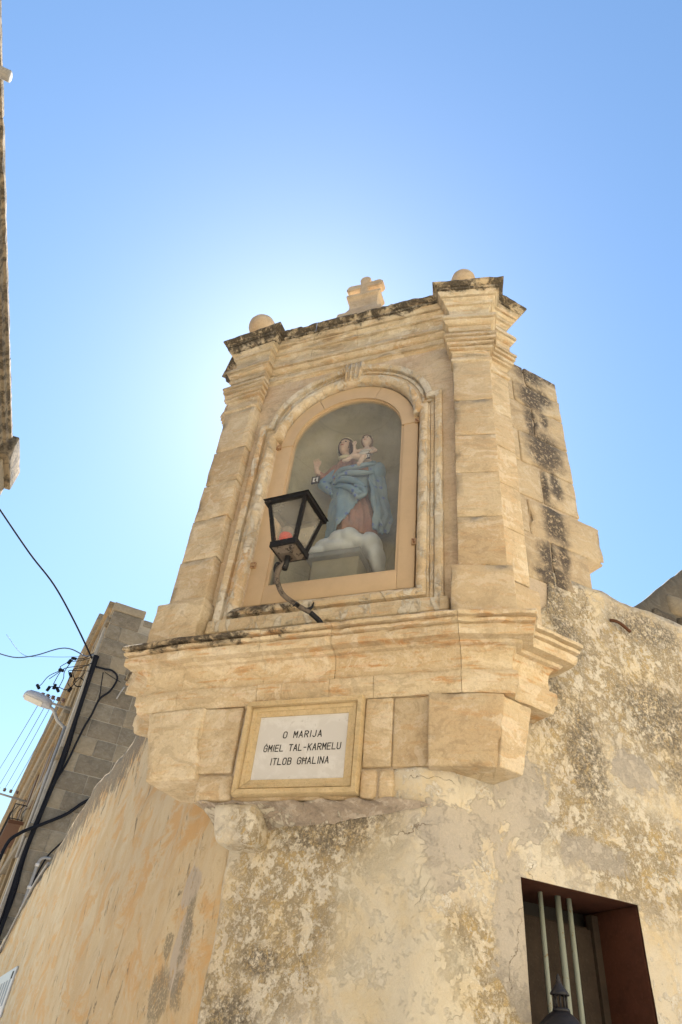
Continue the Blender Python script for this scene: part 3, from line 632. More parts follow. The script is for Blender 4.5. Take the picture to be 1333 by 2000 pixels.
# niche wall with arched opening
UC = -.043
def arch(hw, zb, zs, rise, ear=0, k=28):               # ccw closed outline from bottom left
    pts = [(UC - hw, zb), (UC + hw, zb), (UC + hw, zs)]
    h2 = hw - ear
    for i in range(k + 1):
        a = math.pi * i / k; pts.append((UC + h2 * math.cos(a), zs + rise * math.sin(a)))
    pts.append((UC - hw, zs)); out = []
    for p in pts:
        if not out or (Vector(p) - Vector(out[-1])).length > 1e-5: out.append(p)
    return out
inner = arch(.66, 4.20, 5.98, .60)
inner = [p for p in inner]
def ring_wall(name, inn, u0, u1, z0, z1, pl, d, mat, parent, depth=.12, k=10):
    c = (UC, (z0 + z1) / 2); dens = []
    for a, b in zip(inn, inn[1:] + inn[:1]):
        n = max(1, int((Vector(b) - Vector(a)).length / .05))
        for i in range(n): dens.append((a[0] + (b[0] - a[0]) * i / n, a[1] + (b[1] - a[1]) * i / n))
    cor = [(u0, z0), (u1, z0), (u1, z1), (u0, z1)]
    def outp(p):
        dx, dz = p[0] - c[0], p[1] - c[1]; t = 1e9
        if dx > 0: t = min(t, (u1 - c[0]) / dx)
        if dx < 0: t = min(t, (u0 - c[0]) / dx)
        if dz > 0: t = min(t, (z1 - c[1]) / dz)
        if dz < 0: t = min(t, (z0 - c[1]) / dz)
        return (c[0] + dx * t, c[1] + dz * t)
    O = [outp(p) for p in dens]
    for q in cor:                                       # snap nearest to the corners
        i = min(range(len(O)), key=lambda t: (O[t][0] - q[0]) ** 2 + (O[t][1] - q[1]) ** 2); O[i] = q
    V = []; F = []; n = len(dens)
    for s in range(k + 1):
        for p, q in zip(dens, O):
            u = p[0] + (q[0] - p[0]) * s / k; z = p[1] + (q[1] - p[1]) * s / k; w_ = pl.xyz(u, z, d); V.append(w_ + pl.n * fb(w_, 7, 4) * .004)
    for s in range(k):
        for i in range(n): j = (i + 1) % n; F.append((s * n + i, s * n + j, (s + 1) * n + j, (s + 1) * n + i))
    b = len(V)
    for p in dens: V.append(pl.xyz(p[0], p[1], d - depth))
    for i in range(n): F.append((i, (i + 1) % n, b + (i + 1) % n, b + i))
    return mesh_obj(name, V, F, mat, parent, True)
um0 = (mlc - M.o).dot(M.v) - .03; um1 = (mrc - M.o).dot(M.v) + .03
ring_wall('niche_wall', inner, um0, um1, 3.84, 6.90, M, 0, m_fill, shrine)
# mouldings round the niche: closed loops in the M plane
def loop(name, pts, prof, mat, parent, pl=M, splits=8, step=.035, wear=.004, closed=True, mats=None):
    n = len(pts); ns = []
    for i in range(n):
        a = Vector(pts[i]); b = Vector(pts[(i + 1) % n]); d = (b - a).normalized(); ns.append(Vector((d.y, -d.x)))
    ms = [(ns[i - 1] + ns[i]) / max(.35, 1 + ns[i - 1].dot(ns[i])) for i in range(n)]
    rings = []
    for i in range(n):
        a = Vector(pts[i]); b = Vector(pts[(i + 1) % n]); k = max(1, int((b - a).length / step))
        for j in range(k): rings.append((a.lerp(b, j / k), ms[i].lerp(ms[(i + 1) % n], j / k)))
    pr = smooth_profile(prof, .02); m_ = len(pr); N = len(rings); cuts = [int(N * i / splits) for i in range(splits)] + [N]; out = []
    for ci in range(splits):
        V = []; F = []; a, b = cuts[ci], cuts[ci + 1]
        for r in range(a, b + 1):
            c, mm = rings[r % N]
            if r == a: c2 = c + (rings[(r + 1) % N][0] - c).normalized() * .002
            elif r == b: c2 = c + (rings[(r - 1) % N][0] - c).normalized() * .002
            else: c2 = c
            for q in pr:
                uu = c2 + mm * q[0]; w_ = pl.xyz(uu.x, uu.y, q[1]); 
                if q[1] > -.03: w_ = w_ + pl.n * (fb(w_, 12, 4) * wear + min(0, -(fb(w_, 9, 4) - .12)) * wear * 2.6) + pl.v * fb(w_ + Vector((3, 1, 2)), 14, 3) * wear * .5
                V.append(w_)
        L_ = b - a + 1
        for r in range(L_ - 1):
            for i in range(m_): j = (i + 1) % m_; F.append((r * m_ + i, r * m_ + j, (r + 1) * m_ + j, (r + 1) * m_ + i))
        F.append(tuple(range(m_))); F.append(tuple((L_ - 1) * m_ + i for i in range(m_)))
        mt = mats[ci] if mats else mat
        o = mesh_obj(name, V, F, mt, parent); 
        for p in o.data.polygons: p.use_smooth = len(p.vertices) == 4
        bm = bmesh.new(); bm.from_mesh(o.data)
        for e in bm.edges:
            if len(e.link_faces) == 2 and e.calc_face_angle() > R_(38): e.smooth = False
        bm.to_mesh(o.data); bm.free(); out.append(o)
    return out
pin = arch(.665, 4.195, 5.99, .585, .055)
bead = [(.0, -.05), (.0, .030), (.010, .046), (.035, .062), (.060, .064), (.076, .054), (.080, .022), (.088, .018), (.088, -.05)]
loop('surround_stone', pin, bead, m_white, shrine, splits=11, mats=[m_sill, m_sill] + [m_white] * 9)
pout = arch(.760, 4.10, 6.12, .60, .075)
fillet = [(.0, -.05), (.0, .014), (.026, .016), (.027, .004), (.036, .004), (.038, .042), (.062, .054), (.085, .054), (.098, .042), (.100, -.05)]
loop('surround_stone', pout, fillet, m_white, shrine, splits=13, mats=[m_sill, m_sill] + [m_white] * 11)
stone('sill', M, UC - .89, UC + .895, 3.985, 4.095, -.05, .055, m_sill, shrine, r=.014, rough=.006, step=.04, chip=.05)
# keystone
ks = stone('keystone', M, UC - .075, UC + .115, 6.585, 6.862, -.03, .055, m_white, shrine, r=.01, rough=.004, step=.02, du0=.02, du1=-.02)
for k in range(4): tube('flute', [M.xyz(UC - .045 + k * .043, 6.60, .058), M.xyz(UC - .055 + k * .049, 6.845, .060)], .012, m_white, ks, 8)
# niche interior (apse with a domed head)
hw = .60; zs = 5.93; V = []; F = []; na = 24; rows = [4.17 + (zs - 4.17) * i / 12 for i in range(13)]
def ap(a, z): return M.xyz(UC - hw * math.cos(a), z, -.08 - .56 * math.sin(a))
for z in rows:
    for i in range(na + 1): V.append(ap(math.pi * i / na, z))
nd = 10
for j in range(1, nd + 1):
    t = math.pi / 2 * j / nd; c_, s_ = math.cos(t), math.sin(t)
    for i in range(na + 1): a = math.pi * i / na; V.append(M.xyz(UC - hw * math.cos(a) * c_, zs + .62 * s_, -.08 - .56 * math.sin(a) * c_))
for r in range(len(rows) + nd - 1):
    for i in range(na): F.append((r * (na + 1) + i, r * (na + 1) + i + 1, (r + 1) * (na + 1) + i + 1, (r + 1) * (na + 1) + i))
b = len(V); 
for i in range(na + 1): V.append(ap(math.pi * i / na, 4.17))
V.append(M.xyz(UC, 4.17, -.08)); 
for i in range(na): F.append((b + i, b + i + 1, len(V) - 1))
mesh_obj('niche', V, F, m_niche, shrine, True)
# finials
m_ball = stone_mat('pale_finial_stone', (.60, .44, .30), (.63, .50, .36), (.60, .40, .25), orange=.3)
def ball(c, r, nm='ball_finial', lab=''):
    V = []; F = []; nu, nv = 28, 16
    for j in range(nv + 1):
        t = math.pi * j / nv
        for i in range(nu): a = 2 * math.pi * i / nu; p = Vector((math.sin(t) * math.cos(a), math.sin(t) * math.sin(a), math.cos(t))); V.append(Vector(c) + p * (r + fb(p * 2, 2, 3) * .003))
    for j in range(nv):
        for i in range(nu): F.append((j * nu + i, j * nu + (i + 1) % nu, (j + 1) * nu + (i + 1) % nu, (j + 1) * nu + i))
    o = mesh_obj(nm, V, F, m_ball, shrine, True); o['label'] = lab; return o
ball(LP.xyz(-.225, 7.92, -.03), .150, lab='stone ball on the left end of the cornice'); ball(RP.xyz(.125, 7.84, -.03), .122, lab='stone ball on the right end of the cornice')
lathe('finial_neck', LP.xyz(-.225, 7.54, -.03), [(.12, 0), (.12, .05), (.07, .09), (.06, .2), (.07, .27)], m_ball, shrine); lathe('finial_neck', RP.xyz(.125, 7.54, -.03), [(.12, 0), (.12, .05), (.06, .09), (.05, .18), (.06, .22)], m_ball, shrine)
# cross on its pedestal
cpd = run('cross_pedestal', [M.xyz(-.185, 0, -.13), M.xyz(-.185, 0, .02), M.xyz(.125, 0, .02), M.xyz(.125, 0, -.13)], mitres([M.xyz(-.185, 0, -.13), M.xyz(-.185, 0, .02), M.xyz(.125, 0, .02), M.xyz(.125, 0, -.13)]),
    [(-.02, 8.13), (.02, 8.13), (.034, 8.12), (.034, 8.085), (.02, 8.07), (.004, 8.05), (0, 7.9), (.03, 7.80), (.08, 7.72), (.10, 7.55), (-.02, 7.55)], m_ball, shrine, wear=.003)
prism('pedestal_top', [M.xyz(-.17, 0, -.13), M.xyz(-.17, 0, .02), M.xyz(.11, 0, .02), M.xyz(.11, 0, -.13)], 7.55, 8.125, m_ball, shrine)
def crossmesh():
    # budded latin cross: outline in the M plane, real thickness
    a, l = .046, .150; out = []
    def lobe(cx, cz, ang):
        pts = []
        for q in (-75, -40, 0, 40, 75): t = R_(ang + q); pts.append((cx + .062 * math.cos(t), cz + .062 * math.sin(t)))
        return pts
    cx, cz = -.03, 8.275
    out += [(cx + a, cz - .21)] + [(cx + a, cz - a)] + lobe(cx + l, cz, 0) + [(cx + a, cz + a)] + lobe(cx, cz + l * .82, 90) + [(cx - a, cz + a)] + lobe(cx - l, cz, 180) + [(cx - a, cz - a), (cx - a, cz - .21)]
    bm = bmesh.new(); f = bm.faces.new([bm.verts.new(M.xyz(x, z, .045)) for x, z in out]); r = bmesh.ops.extrude_face_region(bm, geom=[f])
    for v in r['geom']:
        if isinstance(v, bmesh.types.BMVert): v.co -= M.n * .11
    bmesh.ops.recalc_face_normals(bm, faces=bm.faces); bmesh.ops.bevel(bm, geom=[e for e in bm.edges if e.calc_face_angle(0) > .9], offset=.012, segments=2, affect='EDGES'); bmesh.ops.triangulate(bm, faces=[f for f in bm.faces if len(f.verts) > 4])
    for v in bm.verts: v.co += M.n * fb(v.co, 14, 3) * .006
    me = bpy.data.meshes.new('cross'); bm.to_mesh(me); bm.free(); me.materials.append(m_ball); o = bpy.data.objects.new('cross', me); COL.objects.link(o); adopt(o, shrine); return o
crossmesh()

# flank of dressed stones right of the shrine
tz = [4.55, 4.99, 5.375, 5.775, 6.175, 6.572, 6.87, 7.17]
boxp('mortar_bed', R, .60, 1.42, 3.4, 7.08, -.5, -.014, m_mortar, house)
for k in range(7):
    a, b = tz[k] + .003, tz[k + 1] - .003; ends = 1.437
    sp = 1.066 if k % 2 == 0 else None
    if k == 1: sp = None
    if k == 6: stone('stone_block', R, .66, 1.03, a, b - .0, -.35, -.01, m_tower, house, r=.012, rough=.006, seed=k); stone('stone_block', R, 1.034, ends, a, b, -.35, 0, m_tower, house, r=.02, rough=.009, seed=k, chip=.08); continue
    if k == 1:
        stone('stone_block', R, .60, .886, a, b, -.35, -.004, m_tower, house, r=.012, rough=.006, seed=k); 
        q = stone('stone_block', R, .89, 1.625, a - .03, b - .02, -.35, .004, m_tower, house, r=.022, rough=.012, seed=k, chip=.14); q['label'] = 'long stone sticking out past the end of the flank'; continue
    if sp: stone('stone_block', R, .60, sp - .003, a, b, -.35, -.004, m_tower, house, r=.012, rough=.006, seed=k); stone('stone_block', R, sp + .003, ends, a, b, -.35, .0, m_tower, house, r=.014, rough=.007, seed=k + .5, chip=.05)
    else: stone('stone_block', R, .60, .874, a, b, -.35, -.001, m_tower, house, r=.012, rough=.006, seed=k); stone('stone_block', R, .876, ends, a, b, -.35, .0, m_tower, house, r=.014, rough=.007, seed=k + .5, chip=.05)
prism('stone_core', [lsb, mlc - M.n * .7, R.xyz(.7, 0, -.35), R.xyz(1.40, 0, -.02), R.xyz(1.40, 0, -1.2), Vector((-1.0, 6.0, 0))], 3.4, 7.0, m_tower, house)

# ------------------------------------------------------------------ glazed door of the niche
door = thing('glazed_door', 'arched tan wooden glazed door closing the shrine niche', 'door', M.xyz(UC, 4.22, .0))
def framering(name, inn, out, d0, d1, mat, parent):
    n = len(inn); V = [M.xyz(*p, d) for d in (d1, d0) for ring in (inn, out) for p in ring]; F = []
    for i in range(n):
        j = (i + 1) % n
        F += [(i, j, n + j, n + i), (2 * n + i, 2 * n + j, 3 * n + j, 3 * n + i), (i, j, 2 * n + j, 2 * n + i), (n + i, n + j, 3 * n + j, 3 * n + i)]
    return mesh_obj(name, V, F, mat, parent)
def bar_(name, u0, u1, z0, z1, d0=-.055, d1=-.015): return stone(name, M, u0, u1, z0, z1, d0, d1, m_wood, door, r=.004, step=.12, rough=.0012)
bar_('stile', UC - .662, UC - .517, 4.232, 5.955); bar_('stile', UC + .517, UC + .642, 4.232, 6.0)
bar_('bottom_rail', UC - .516, UC + .516, 4.232, 4.385)
def arcseg(name, a0, a1, r0, r1, d0, d1, k=14, zc=5.90):
    V = []; F = []
    for i in range(k + 1):
        a = R_(a0 + (a1 - a0) * i / k)
        for (r, q, d) in ((r0[0], r0[1], d1), (r1[0], r1[1], d1), (r1[0], r1[1], d0), (r0[0], r0[1], d0)): V.append(M.xyz(UC + r * math.cos(a), zc + q * math.sin(a), d))
    for i in range(k):
        for j in range(4): F.append((i * 4 + j, i * 4 + (j + 1) % 4, (i + 1) * 4 + (j + 1) % 4, (i + 1) * 4 + j))
    F += [(0, 1, 2, 3), (k * 4 + 3, k * 4 + 2, k * 4 + 1, k * 4)]
    o = mesh_obj(name, V, F, m_wood, door); return o
arcseg('arched_rail', 2, 62, (.505, .505), (.625, .66), -.05, -.008); arcseg('arched_rail', 62.5, 119.5, (.505, .505), (.625, .66), -.05, -.010); arcseg('arched_rail', 120, 178, (.505, .505), (.625, .66), -.05, -.007)
gi = arch(.495, 4.41, 5.90, .49); go = arch(.520, 4.383, 5.90, .515)
framering('glazing_bead', gi, go, -.06, -.030, m_wood, door)
V = [M.xyz(*p, -.045) for p in arch(.505, 4.395, 5.90, .50)]; pane = mesh_obj('pane', V + [M.xyz(UC, 5.2, -.045)], [(i, (i + 1) % len(V), len(V)) for i in range(len(V))], m_glass, door)
for (s, z, du) in ((1, 5.93, 0), (1, 4.62, 0), (-1, 5.92, 0), (-1, 4.60, 0)):
    u = UC + s * .62; o = stone('hinge', M, min(u, u + s * .10), max(u, u + s * .10), z - .026, z + .026, -.016, .004, m_rust, door, r=.002, step=.05, rough=.001)
    tube('hinge_pin', [M.xyz(u + s * .10, z - .03, .012), M.xyz(u + s * .10, z + .03, .012)], .010, m_rustbare, o, 8)

# ------------------------------------------------------------------ plinth and statue
m_slab = plain('grey_stone_slab', (.16, .175, .19), .7, var=.3)
m_plin = plain('olive_plinth_plaster', (.27, .245, .18), .9, var=.3)
plinth = thing('plinth', 'olive plinth with a grey slab on top inside the niche', 'plinth', M.xyz(-.05, 4.17, -.4))
stone('slab', M, -.335, .125, 4.735, 4.785, -.62, -.17, m_slab, plinth, r=.006, rough=.002)
stone('body', M, -.29, .10, 4.18, 4.732, -.62, -.215, m_plin, plinth, r=.006, rough=.003)

def sculpt(name, prims, mat, parent, vox=.008, sm=3):
    """one continuous skin over a set of ellipsoids and tapered limbs (voxel remeshed)"""
    bm = bmesh.new()
    for p in prims:
        if p[0] == 'e':
            _, c, r, rot = p; mt = Matrix.Translation(c) @ rot @ Matrix.Diagonal((*r, 1)); bmesh.ops.create_uvsphere(bm, u_segments=18, v_segments=12, radius=1, matrix=mt)
        else:
            _, a, b, ra, rb = p; d = b - a; q = d.to_track_quat('Z', 'Y').to_matrix().to_4x4()
            bmesh.ops.create_cone(bm, cap_ends=True, segments=14, radius1=ra, radius2=rb, depth=d.length, matrix=Matrix.Translation((a + b) / 2) @ q)
            bmesh.ops.create_uvsphere(bm, u_segments=12, v_segments=8, radius=ra, matrix=Matrix.Translation(a)); bmesh.ops.create_uvsphere(bm, u_segments=12, v_segments=8, radius=rb, matrix=Matrix.Translation(b))
    me = bpy.data.meshes.new(name); bm.to_mesh(me); bm.free(); o = bpy.data.objects.new(name, me); COL.objects.link(o)
    md = o.modifiers.new('r', 'REMESH'); md.mode = 'VOXEL'; md.voxel_size = vox; ms_ = o.modifiers.new('s', 'SMOOTH'); ms_.iterations = sm; ms_.factor = .5
    dg = bpy.context.evaluated_depsgraph_get(); dg.update(); me2 = bpy.data.meshes.new_from_object(o.evaluated_get(dg)); o.modifiers.clear(); o.data = me2; bpy.data.meshes.remove(me)
    me2.name = name; me2.materials.clear(); me2.materials.append(mat)
    for p in me2.polygons: p.use_smooth = True
    if parent: adopt(o, parent)
    return o
S = P(M.xyz(0, 0, -.36), -23.5)                          # statue's own frame: u across, z up, d towards the street
X = lambda u, z, d=0: S.xyz(u, z, d)
RM = Matrix.Rotation(R_(-23.5), 4, 'Z')
def rot(x=0, y=0): return RM @ Matrix.Rotation(R_(x), 4, 'X') @ Matrix.Rotation(R_(y), 4, 'Y')
def E(u, z, d, ru, rd, rz, x=0, y=0): return ('e', X(u, z, d), (ru, rd, rz), rot(x, y))
def Cn(a, b, ra, rb): return ('c', X(*a), X(*b), ra, rb)
statue = thing('statue', 'painted statue of a woman in a blue cloak holding a child in the niche', 'statue', X(-.05, 4.79, 0))
m_skin = plain('painted_skin', (.60, .41, .31), .45, var=.12); m_cskin = plain('child_skin_paint', (.64, .47, .38), .45, var=.1)
m_hair = plain('dark_brown_hair', (.09, .05, .035), .6); m_chair = plain('light_brown_hair', (.24, .15, .09), .6)
m_robe = plain('faded_red_brown_robe', (.33, .16, .11), .65, var=.35); m_veil = plain('cream_veil', (.58, .52, .36), .6, var=.2)
m_cloth = plain('white_cloth', (.62, .58, .55), .6, var=.15); m_eye = plain('dark_eye_paint', (.04, .03, .03), .3)
def mantle_mat():
    g = NT('blue_cloak_paint', .6); a = g.noise(6, 6, .6); b = g.noise(25, 5, .6); f = g.ss(g.vor(13), .27, .16)
    col = g.mix(g.ss(a, .4, .62), (.17, .265, .35), (.235, .32, .37)); col = g.mix(g.ma('MULTIPLY', f, .75), col, (.07, .13, .42)); col = g.mix(g.ma('MULTIPLY', g.ss(b, .55, .75), .4), col, (.25, .31, .33))
    return g.out(col, g.bump(b, .002, .3))
m_mantle = mantle_mat()
m_cloud = plain('white_painted_cloud', (.55, .58, .62), .7, var=.25)
# woman: one continuous body (head, neck, trunk, arms, draped legs)
hu, hz = -.175, 6.12
body = [E(hu, hz, .035, .058, .068, .082, 14, 10), E(hu - .002, hz - .05, .052, .042, .045, .045), Cn((-.165, 6.03, .02), (-.15, 5.95, .0), .034, .042),
        E(-.14, 5.86, 0, .125, .085, .10), E(-.13, 5.76, .01, .13, .10, .12), E(-.10, 5.60, .0, .13, .105, .14),
        Cn((-.25, 5.87, 0), (-.335, 5.73, .04), .055, .046), Cn((-.335, 5.73, .04), (-.39, 5.78, .11), .042, .026),
        Cn((-.02, 5.86, 0), (.10, 5.74, .05), .055, .05), Cn((.10, 5.74, .05), (.04, 5.72, .13), .045, .03),
        E(-.07, 5.42, 0, .15, .12, .2), E(-.03, 5.2, 0, .16, .13, .22), E(.0, 5.05, .02, .17, .13, .14)]
fig = sculpt('body', body, m_robe, statue, .009, 4)
fig.data.materials.append(m_skin)
for p in fig.data.polygons:
    c = p.center; q = c - S.o; u = q.dot(S.v); z = c.z
    if (z > 5.97) or (u < -.355 and z > 5.745) : p.material_index = 1
# robe pleats below the cloak
def drape(name, rows, mat, parent, th0, th1, nth=64, folds=9, amp=.012, ph=0, keep=None, thick=.008, twist=0, jag=0):
    """rows: (z, uc, dc, ru, rd); angle 0 = right, 90 = front"""
    V = []; F = []; nr = 40
    def row(t):
        x = t * (len(rows) - 1); i = min(int(x), len(rows) - 2); f = x - i; f = f * f * (3 - 2 * f) if False else f; return [rows[i][k] + (rows[i + 1][k] - rows[i][k]) * f for k in range(5)]
    for j in range(nr + 1):
        z, uc, dc, ru, rd = row(j / nr)
        for i in range(nth + 1):
            a = R_(th0 + (th1 - th0) * i / nth); t = j / nr
            w_ = math.sin(a * folds + ph + twist * t) * amp * (.5 + t) + math.sin(a * folds * 2.3 + ph * 2 + 3 * t) * amp * .35
            w_ += fb((a * 1.2, t * 3, ph), 2.2, 3) * amp * 1.2
            V.append(S.xyz(uc + (ru + w_) * math.cos(a), z, dc + (rd + w_) * math.sin(a)))
    for j in range(nr):
        for i in range(nth):
            a = th0 + (th1 - th0) * (i + .5) / nth; t = (j + .5) / nr
            if keep and not keep(a, row(t)[0]): continue
            F.append((j * (nth + 1) + i, j * (nth + 1) + i + 1, (j + 1) * (nth + 1) + i + 1, (j + 1) * (nth + 1) + i))
    o = mesh_obj(name, V, F, mat, parent, True); md = o.modifiers.new('solid', 'SOLIDIFY'); md.thickness = thick; md.offset = 0; return o
drape('robe', [(5.62, -.10, 0, .13, .11), (5.4, -.06, 0, .155, .13), (5.2, -.01, 0, .165, .14), (4.97, .01, .01, .165, .14)], m_robe, statue, 0, 360, 90, 13, .009, 1.0)
drape('bodice', [(5.93, -.145, 0, .085, .07), (5.86, -.14, 0, .128, .09), (5.74, -.13, .01, .138, .112), (5.62, -.11, .01, .138, .118)], m_robe, statue, 0, 360, 90, 22, .004, .3)
def mk(a, z):                                           # cloak wraps the front left, opens on a diagonal hem on the right
    a = a % 360
    if a < 200 and a > -1:
        hem = 4.97 + max(0, (118 - a)) * .0056
        return z > hem
    return True
drape('cloak', [(5.70, -.09, .0, .20, .13), (5.60, -.07, .0, .195, .15), (5.48, -.05, 0, .185, .165), (5.30, -.05, 0, .19, .17), (5.12, -.05, .0, .19, .16), (4.96, -.05, .0, .20, .16)], m_mantle, statue, -40, 260, 110, 6, .011, 2.1, mk, twist=1.6)
drape('cloak', [(5.86, .03, -.01, .12, .09), (5.74, .07, .0, .13, .11), (5.60, .09, 0, .125, .12), (5.42, .12, -.02, .12, .12), (5.22, .15, -.03, .135, .12), (5.06, .11, -.05, .12, .10)], m_mantle, statue, -120, 78, 80, 5, .010, .4, lambda a, z: z > 5.02 + max(0, 30 - a) * .002, twist=2)
# swags of the cloak across the waist and the curled knot on the hip
def swag(pts, r): return tube('cloak_fold', [X(*p) for p in pts], r, m_mantle, statue, 10, 8)
tp = lambda k: (lambda t: k * (.35 + .65 * math.sin(math.pi * min(1, max(0, t)))))
swag([(-.27, 5.66, .06), (-.16, 5.72, .13), (-.02, 5.70, .16), (.10, 5.73, .14), (.17, 5.80, .05)], tp(.026))
swag([(-.20, 5.62, .12), (-.08, 5.63, .17), (.05, 5.60, .18), (.15, 5.64, .12)], tp(.030))
swag([(-.21, 5.58, .12), (-.10, 5.56, .175), (.02, 5.50, .19), (.11, 5.44, .17)], tp(.034))
swag([(-.18, 5.52, .14), (-.06, 5.46, .185), (.04, 5.38, .19), (.12, 5.36, .16)], tp(.030))
swag([(.12, 5.56, .14), (.16, 5.44, .12), (.17, 5.32, .10), (.20, 5.20, .06), (.24, 5.10, .02)], tp(.026))
swag([(.02, 5.46, .18), (.09, 5.41, .19), (.12, 5.34, .19), (.07, 5.31, .19), (.03, 5.36, .19), (.06, 5.41, .195)], .020)
swag([(-.33, 5.63, .03), (-.27, 5.56, .07), (-.21, 5.46, .12)], tp(.03))
sculpt('sleeve', [Cn((-.24, 5.80, .01), (-.34, 5.66, .05), .06, .052), Cn((-.34, 5.66, .05), (-.27, 5.58, .06), .05, .045), Cn((.08, 5.78, .02), (.16, 5.70, .04), .075, .07), E(.17, 5.74, .02, .06, .07, .10)], m_mantle, statue, .009, 4)
# veil, hair
def shell(name, c, r, thick, mat, keep, y=0, x=14):
    V = []; F = []; nu, nv = 40, 28; mt = rot(x, y)
    for j in range(nv + 1):
        for i in range(nu): t = math.pi * j / nv; a = 2 * math.pi * i / nu; q = Vector((r[0] * math.sin(t) * math.cos(a), r[1] * math.sin(t) * math.sin(a), r[2] * math.cos(t))); V.append(X(*c) + mt.to_3x3() @ q)
    for j in range(nv):
        for i in range(nu):
            t = math.pi * (j + .5) / nv; a = 2 * math.pi * (i + .5) / nu; q = (math.sin(t) * math.cos(a), -math.sin(t) * math.sin(a), math.cos(t))   # x right, y towards the viewer, z up
            if keep(*q): F.append((j * nu + i, j * nu + (i + 1) % nu, (j + 1) * nu + (i + 1) % nu, (j + 1) * nu + i))
    o = mesh_obj(name, V, F, mat, statue, True); md = o.modifiers.new('solid', 'SOLIDIFY'); md.thickness = thick; md.offset = 1; return o
shell('hair', (hu, hz + .008, .022), (.066, .074, .090), .008, m_hair, lambda x, y, z: not (y > .35 and z < .62 and abs(x) < .72), 10)
shell('veil', (hu, hz + .0, .012), (.080, .086, .108), .009, m_veil, lambda x, y, z: not (y > .18 and z < .80) and z > -.75, 10)
tube('collar', [X(-.215, 5.985, .02), X(-.21, 5.955, .06), X(-.17, 5.94, .085), X(-.12, 5.955, .07), X(-.10, 5.985, .02)], tp(.020), m_veil, statue)
# face of the woman
def face(hc, s, mat, tilt, par):
    c = lambda u, z, d: X(hc[0] + u * s + (z * s) * math.sin(R_(tilt)), hc[1] + z * s, hc[2] + d * s)
    sculpt('nose', [('c', c(0, .012, 1.02 * .068 / .068 * .068), c(0, -.014, .082), .006 * s, .011 * s)], mat, par, .0025, 1)
    for sx in (-1, 1):
        lathe('eye', c(sx * .023, .008, .062), [(.0005, -.004 * s), (.009 * s, -.002 * s), (.009 * s, .002 * s), (.0005, .004 * s)], m_eye, par, 10)
    tube('mouth', [c(-.014, -.036, .070), c(0, -.038, .075), c(.014, -.036, .070)], .0040 * s, plainmouth, par, 6, 4)
plainmouth = plain('painted_lips', (.42, .12, .10), .4)
face((hu, hz, .037), 1.0, m_skin, 8, statue)
# raised hand with five fingers
hb = (-.395, 5.80, .115)
hand = [Cn((-.39, 5.775, .11), (-.396, 5.815, .118), .022, .022), E(-.398, 5.835, .12, .026, .014, .034)]
for k, (du, ln_, be) in enumerate(((-.021, .040, .012), (-.007, .048, .008), (.007, .044, .018), (.020, .034, .026))):
    b0 = (-.398 + du, 5.862, .122); b1 = (-.398 + du * 1.25, 5.862 + ln_ * .5, .128); b2 = (-.398 + du * 1.3, 5.862 + ln_, .128 + be); hand += [Cn(b0, b1, .0075, .007), Cn(b1, b2, .007, .0055)]
hand += [Cn((-.376, 5.825, .125), (-.356, 5.848, .140), .009, .008), Cn((-.356, 5.848, .140), (-.352, 5.872, .146), .008, .0065)]
sculpt('hand', hand, m_skin, statue, .0035, 2)
# scapulars
m_tagb = plain('dark_brown_felt', (.045, .03, .028), .7); m_tagw = plain('white_print', (.7, .68, .66), .6)
def scap(u, z, d, w_, h_, ny=0):
    o = boxp('scapular', S, u - w_ / 2, u + w_ / 2, z - h_ / 2, z + h_ / 2, d, d + .006, m_tagb, statue)
    for (a, b, c_, e_) in ((-.32, -.12, -.30, .30), (-.12, -.02, .18, .30), (-.12, -.02, -.30, -.18), (.10, .32, .0, .30), (.20, .32, -.30, .0), (.10, .2, -.18, -.05)):
        boxp('print', S, u + a * w_, u + b * w_, z + c_ * h_, z + e_ * h_, d + .0062, d + .0075, m_tagw, o)
    tube('cord', [X(u, z + h_ / 2, d + .003), X(u + .01, z + h_ / 2 + .05, d - .01)], .002, m_tagb, o, 6)
scap(-.385, 5.665, .12, .075, .085); scap(.105, 5.81, .16, .045, .065)
# child: continuous body
cu, cz = .055, 6.085
child = [E(cu, cz, .09, .044, .050, .058, 12, -4), E(cu, cz - .03, .10, .034, .034, .034), Cn((cu, 6.04, .08), (cu, 6.0, .075), .022, .026),
         E(cu + .0, 5.955, .08, .058, .042, .05), E(cu + .0, 5.90, .085, .052, .045, .06), E(cu, 5.845, .09, .058, .055, .045),
         Cn((cu - .055, 5.985, .08), (cu - .10, 5.94, .11), .022, .019), Cn((cu - .10, 5.94, .11), (cu - .105, 6.03, .13), .018, .013),
         Cn((cu + .055, 5.985, .08), (cu + .095, 5.93, .10), .022, .018), Cn((cu + .095, 5.93, .10), (cu + .06, 5.875, .14), .017, .013),
         Cn((cu - .02, 5.85, .12), (cu - .085, 5.84, .17), .034, .028), Cn((cu - .085, 5.84, .17), (cu - .145, 5.81, .16), .026, .018), E(cu - .165, 5.805, .165, .026, .015, .014),
         Cn((cu + .02, 5.84, .12), (cu + .01, 5.79, .18), .034, .028), Cn((cu + .01, 5.79, .18), (cu - .015, 5.725, .175), .026, .018), E(cu - .02, 5.70, .19, .015, .026, .014)]
for k in range(3): child.append(Cn((cu - .108 + k * .009, 6.035, .13), (cu - .112 + k * .013, 6.075 - abs(k - 1) * .008, .132), .0065, .005))
child += [Cn((cu - .095, 6.035, .135), (cu - .082, 6.05, .145), .006, .005), Cn((cu - .116, 6.03, .13), (cu - .124, 6.052, .138), .006, .005)]
ch = sculpt('child', child, m_cskin, statue, .005, 3); ch['label'] = 'small bare child held on the left arm'
shell('child_hair', (cu, cz + .006, .082), (.050, .056, .064), .006, m_chair, lambda x, y, z: not (y > .30 and z < .62), -4)
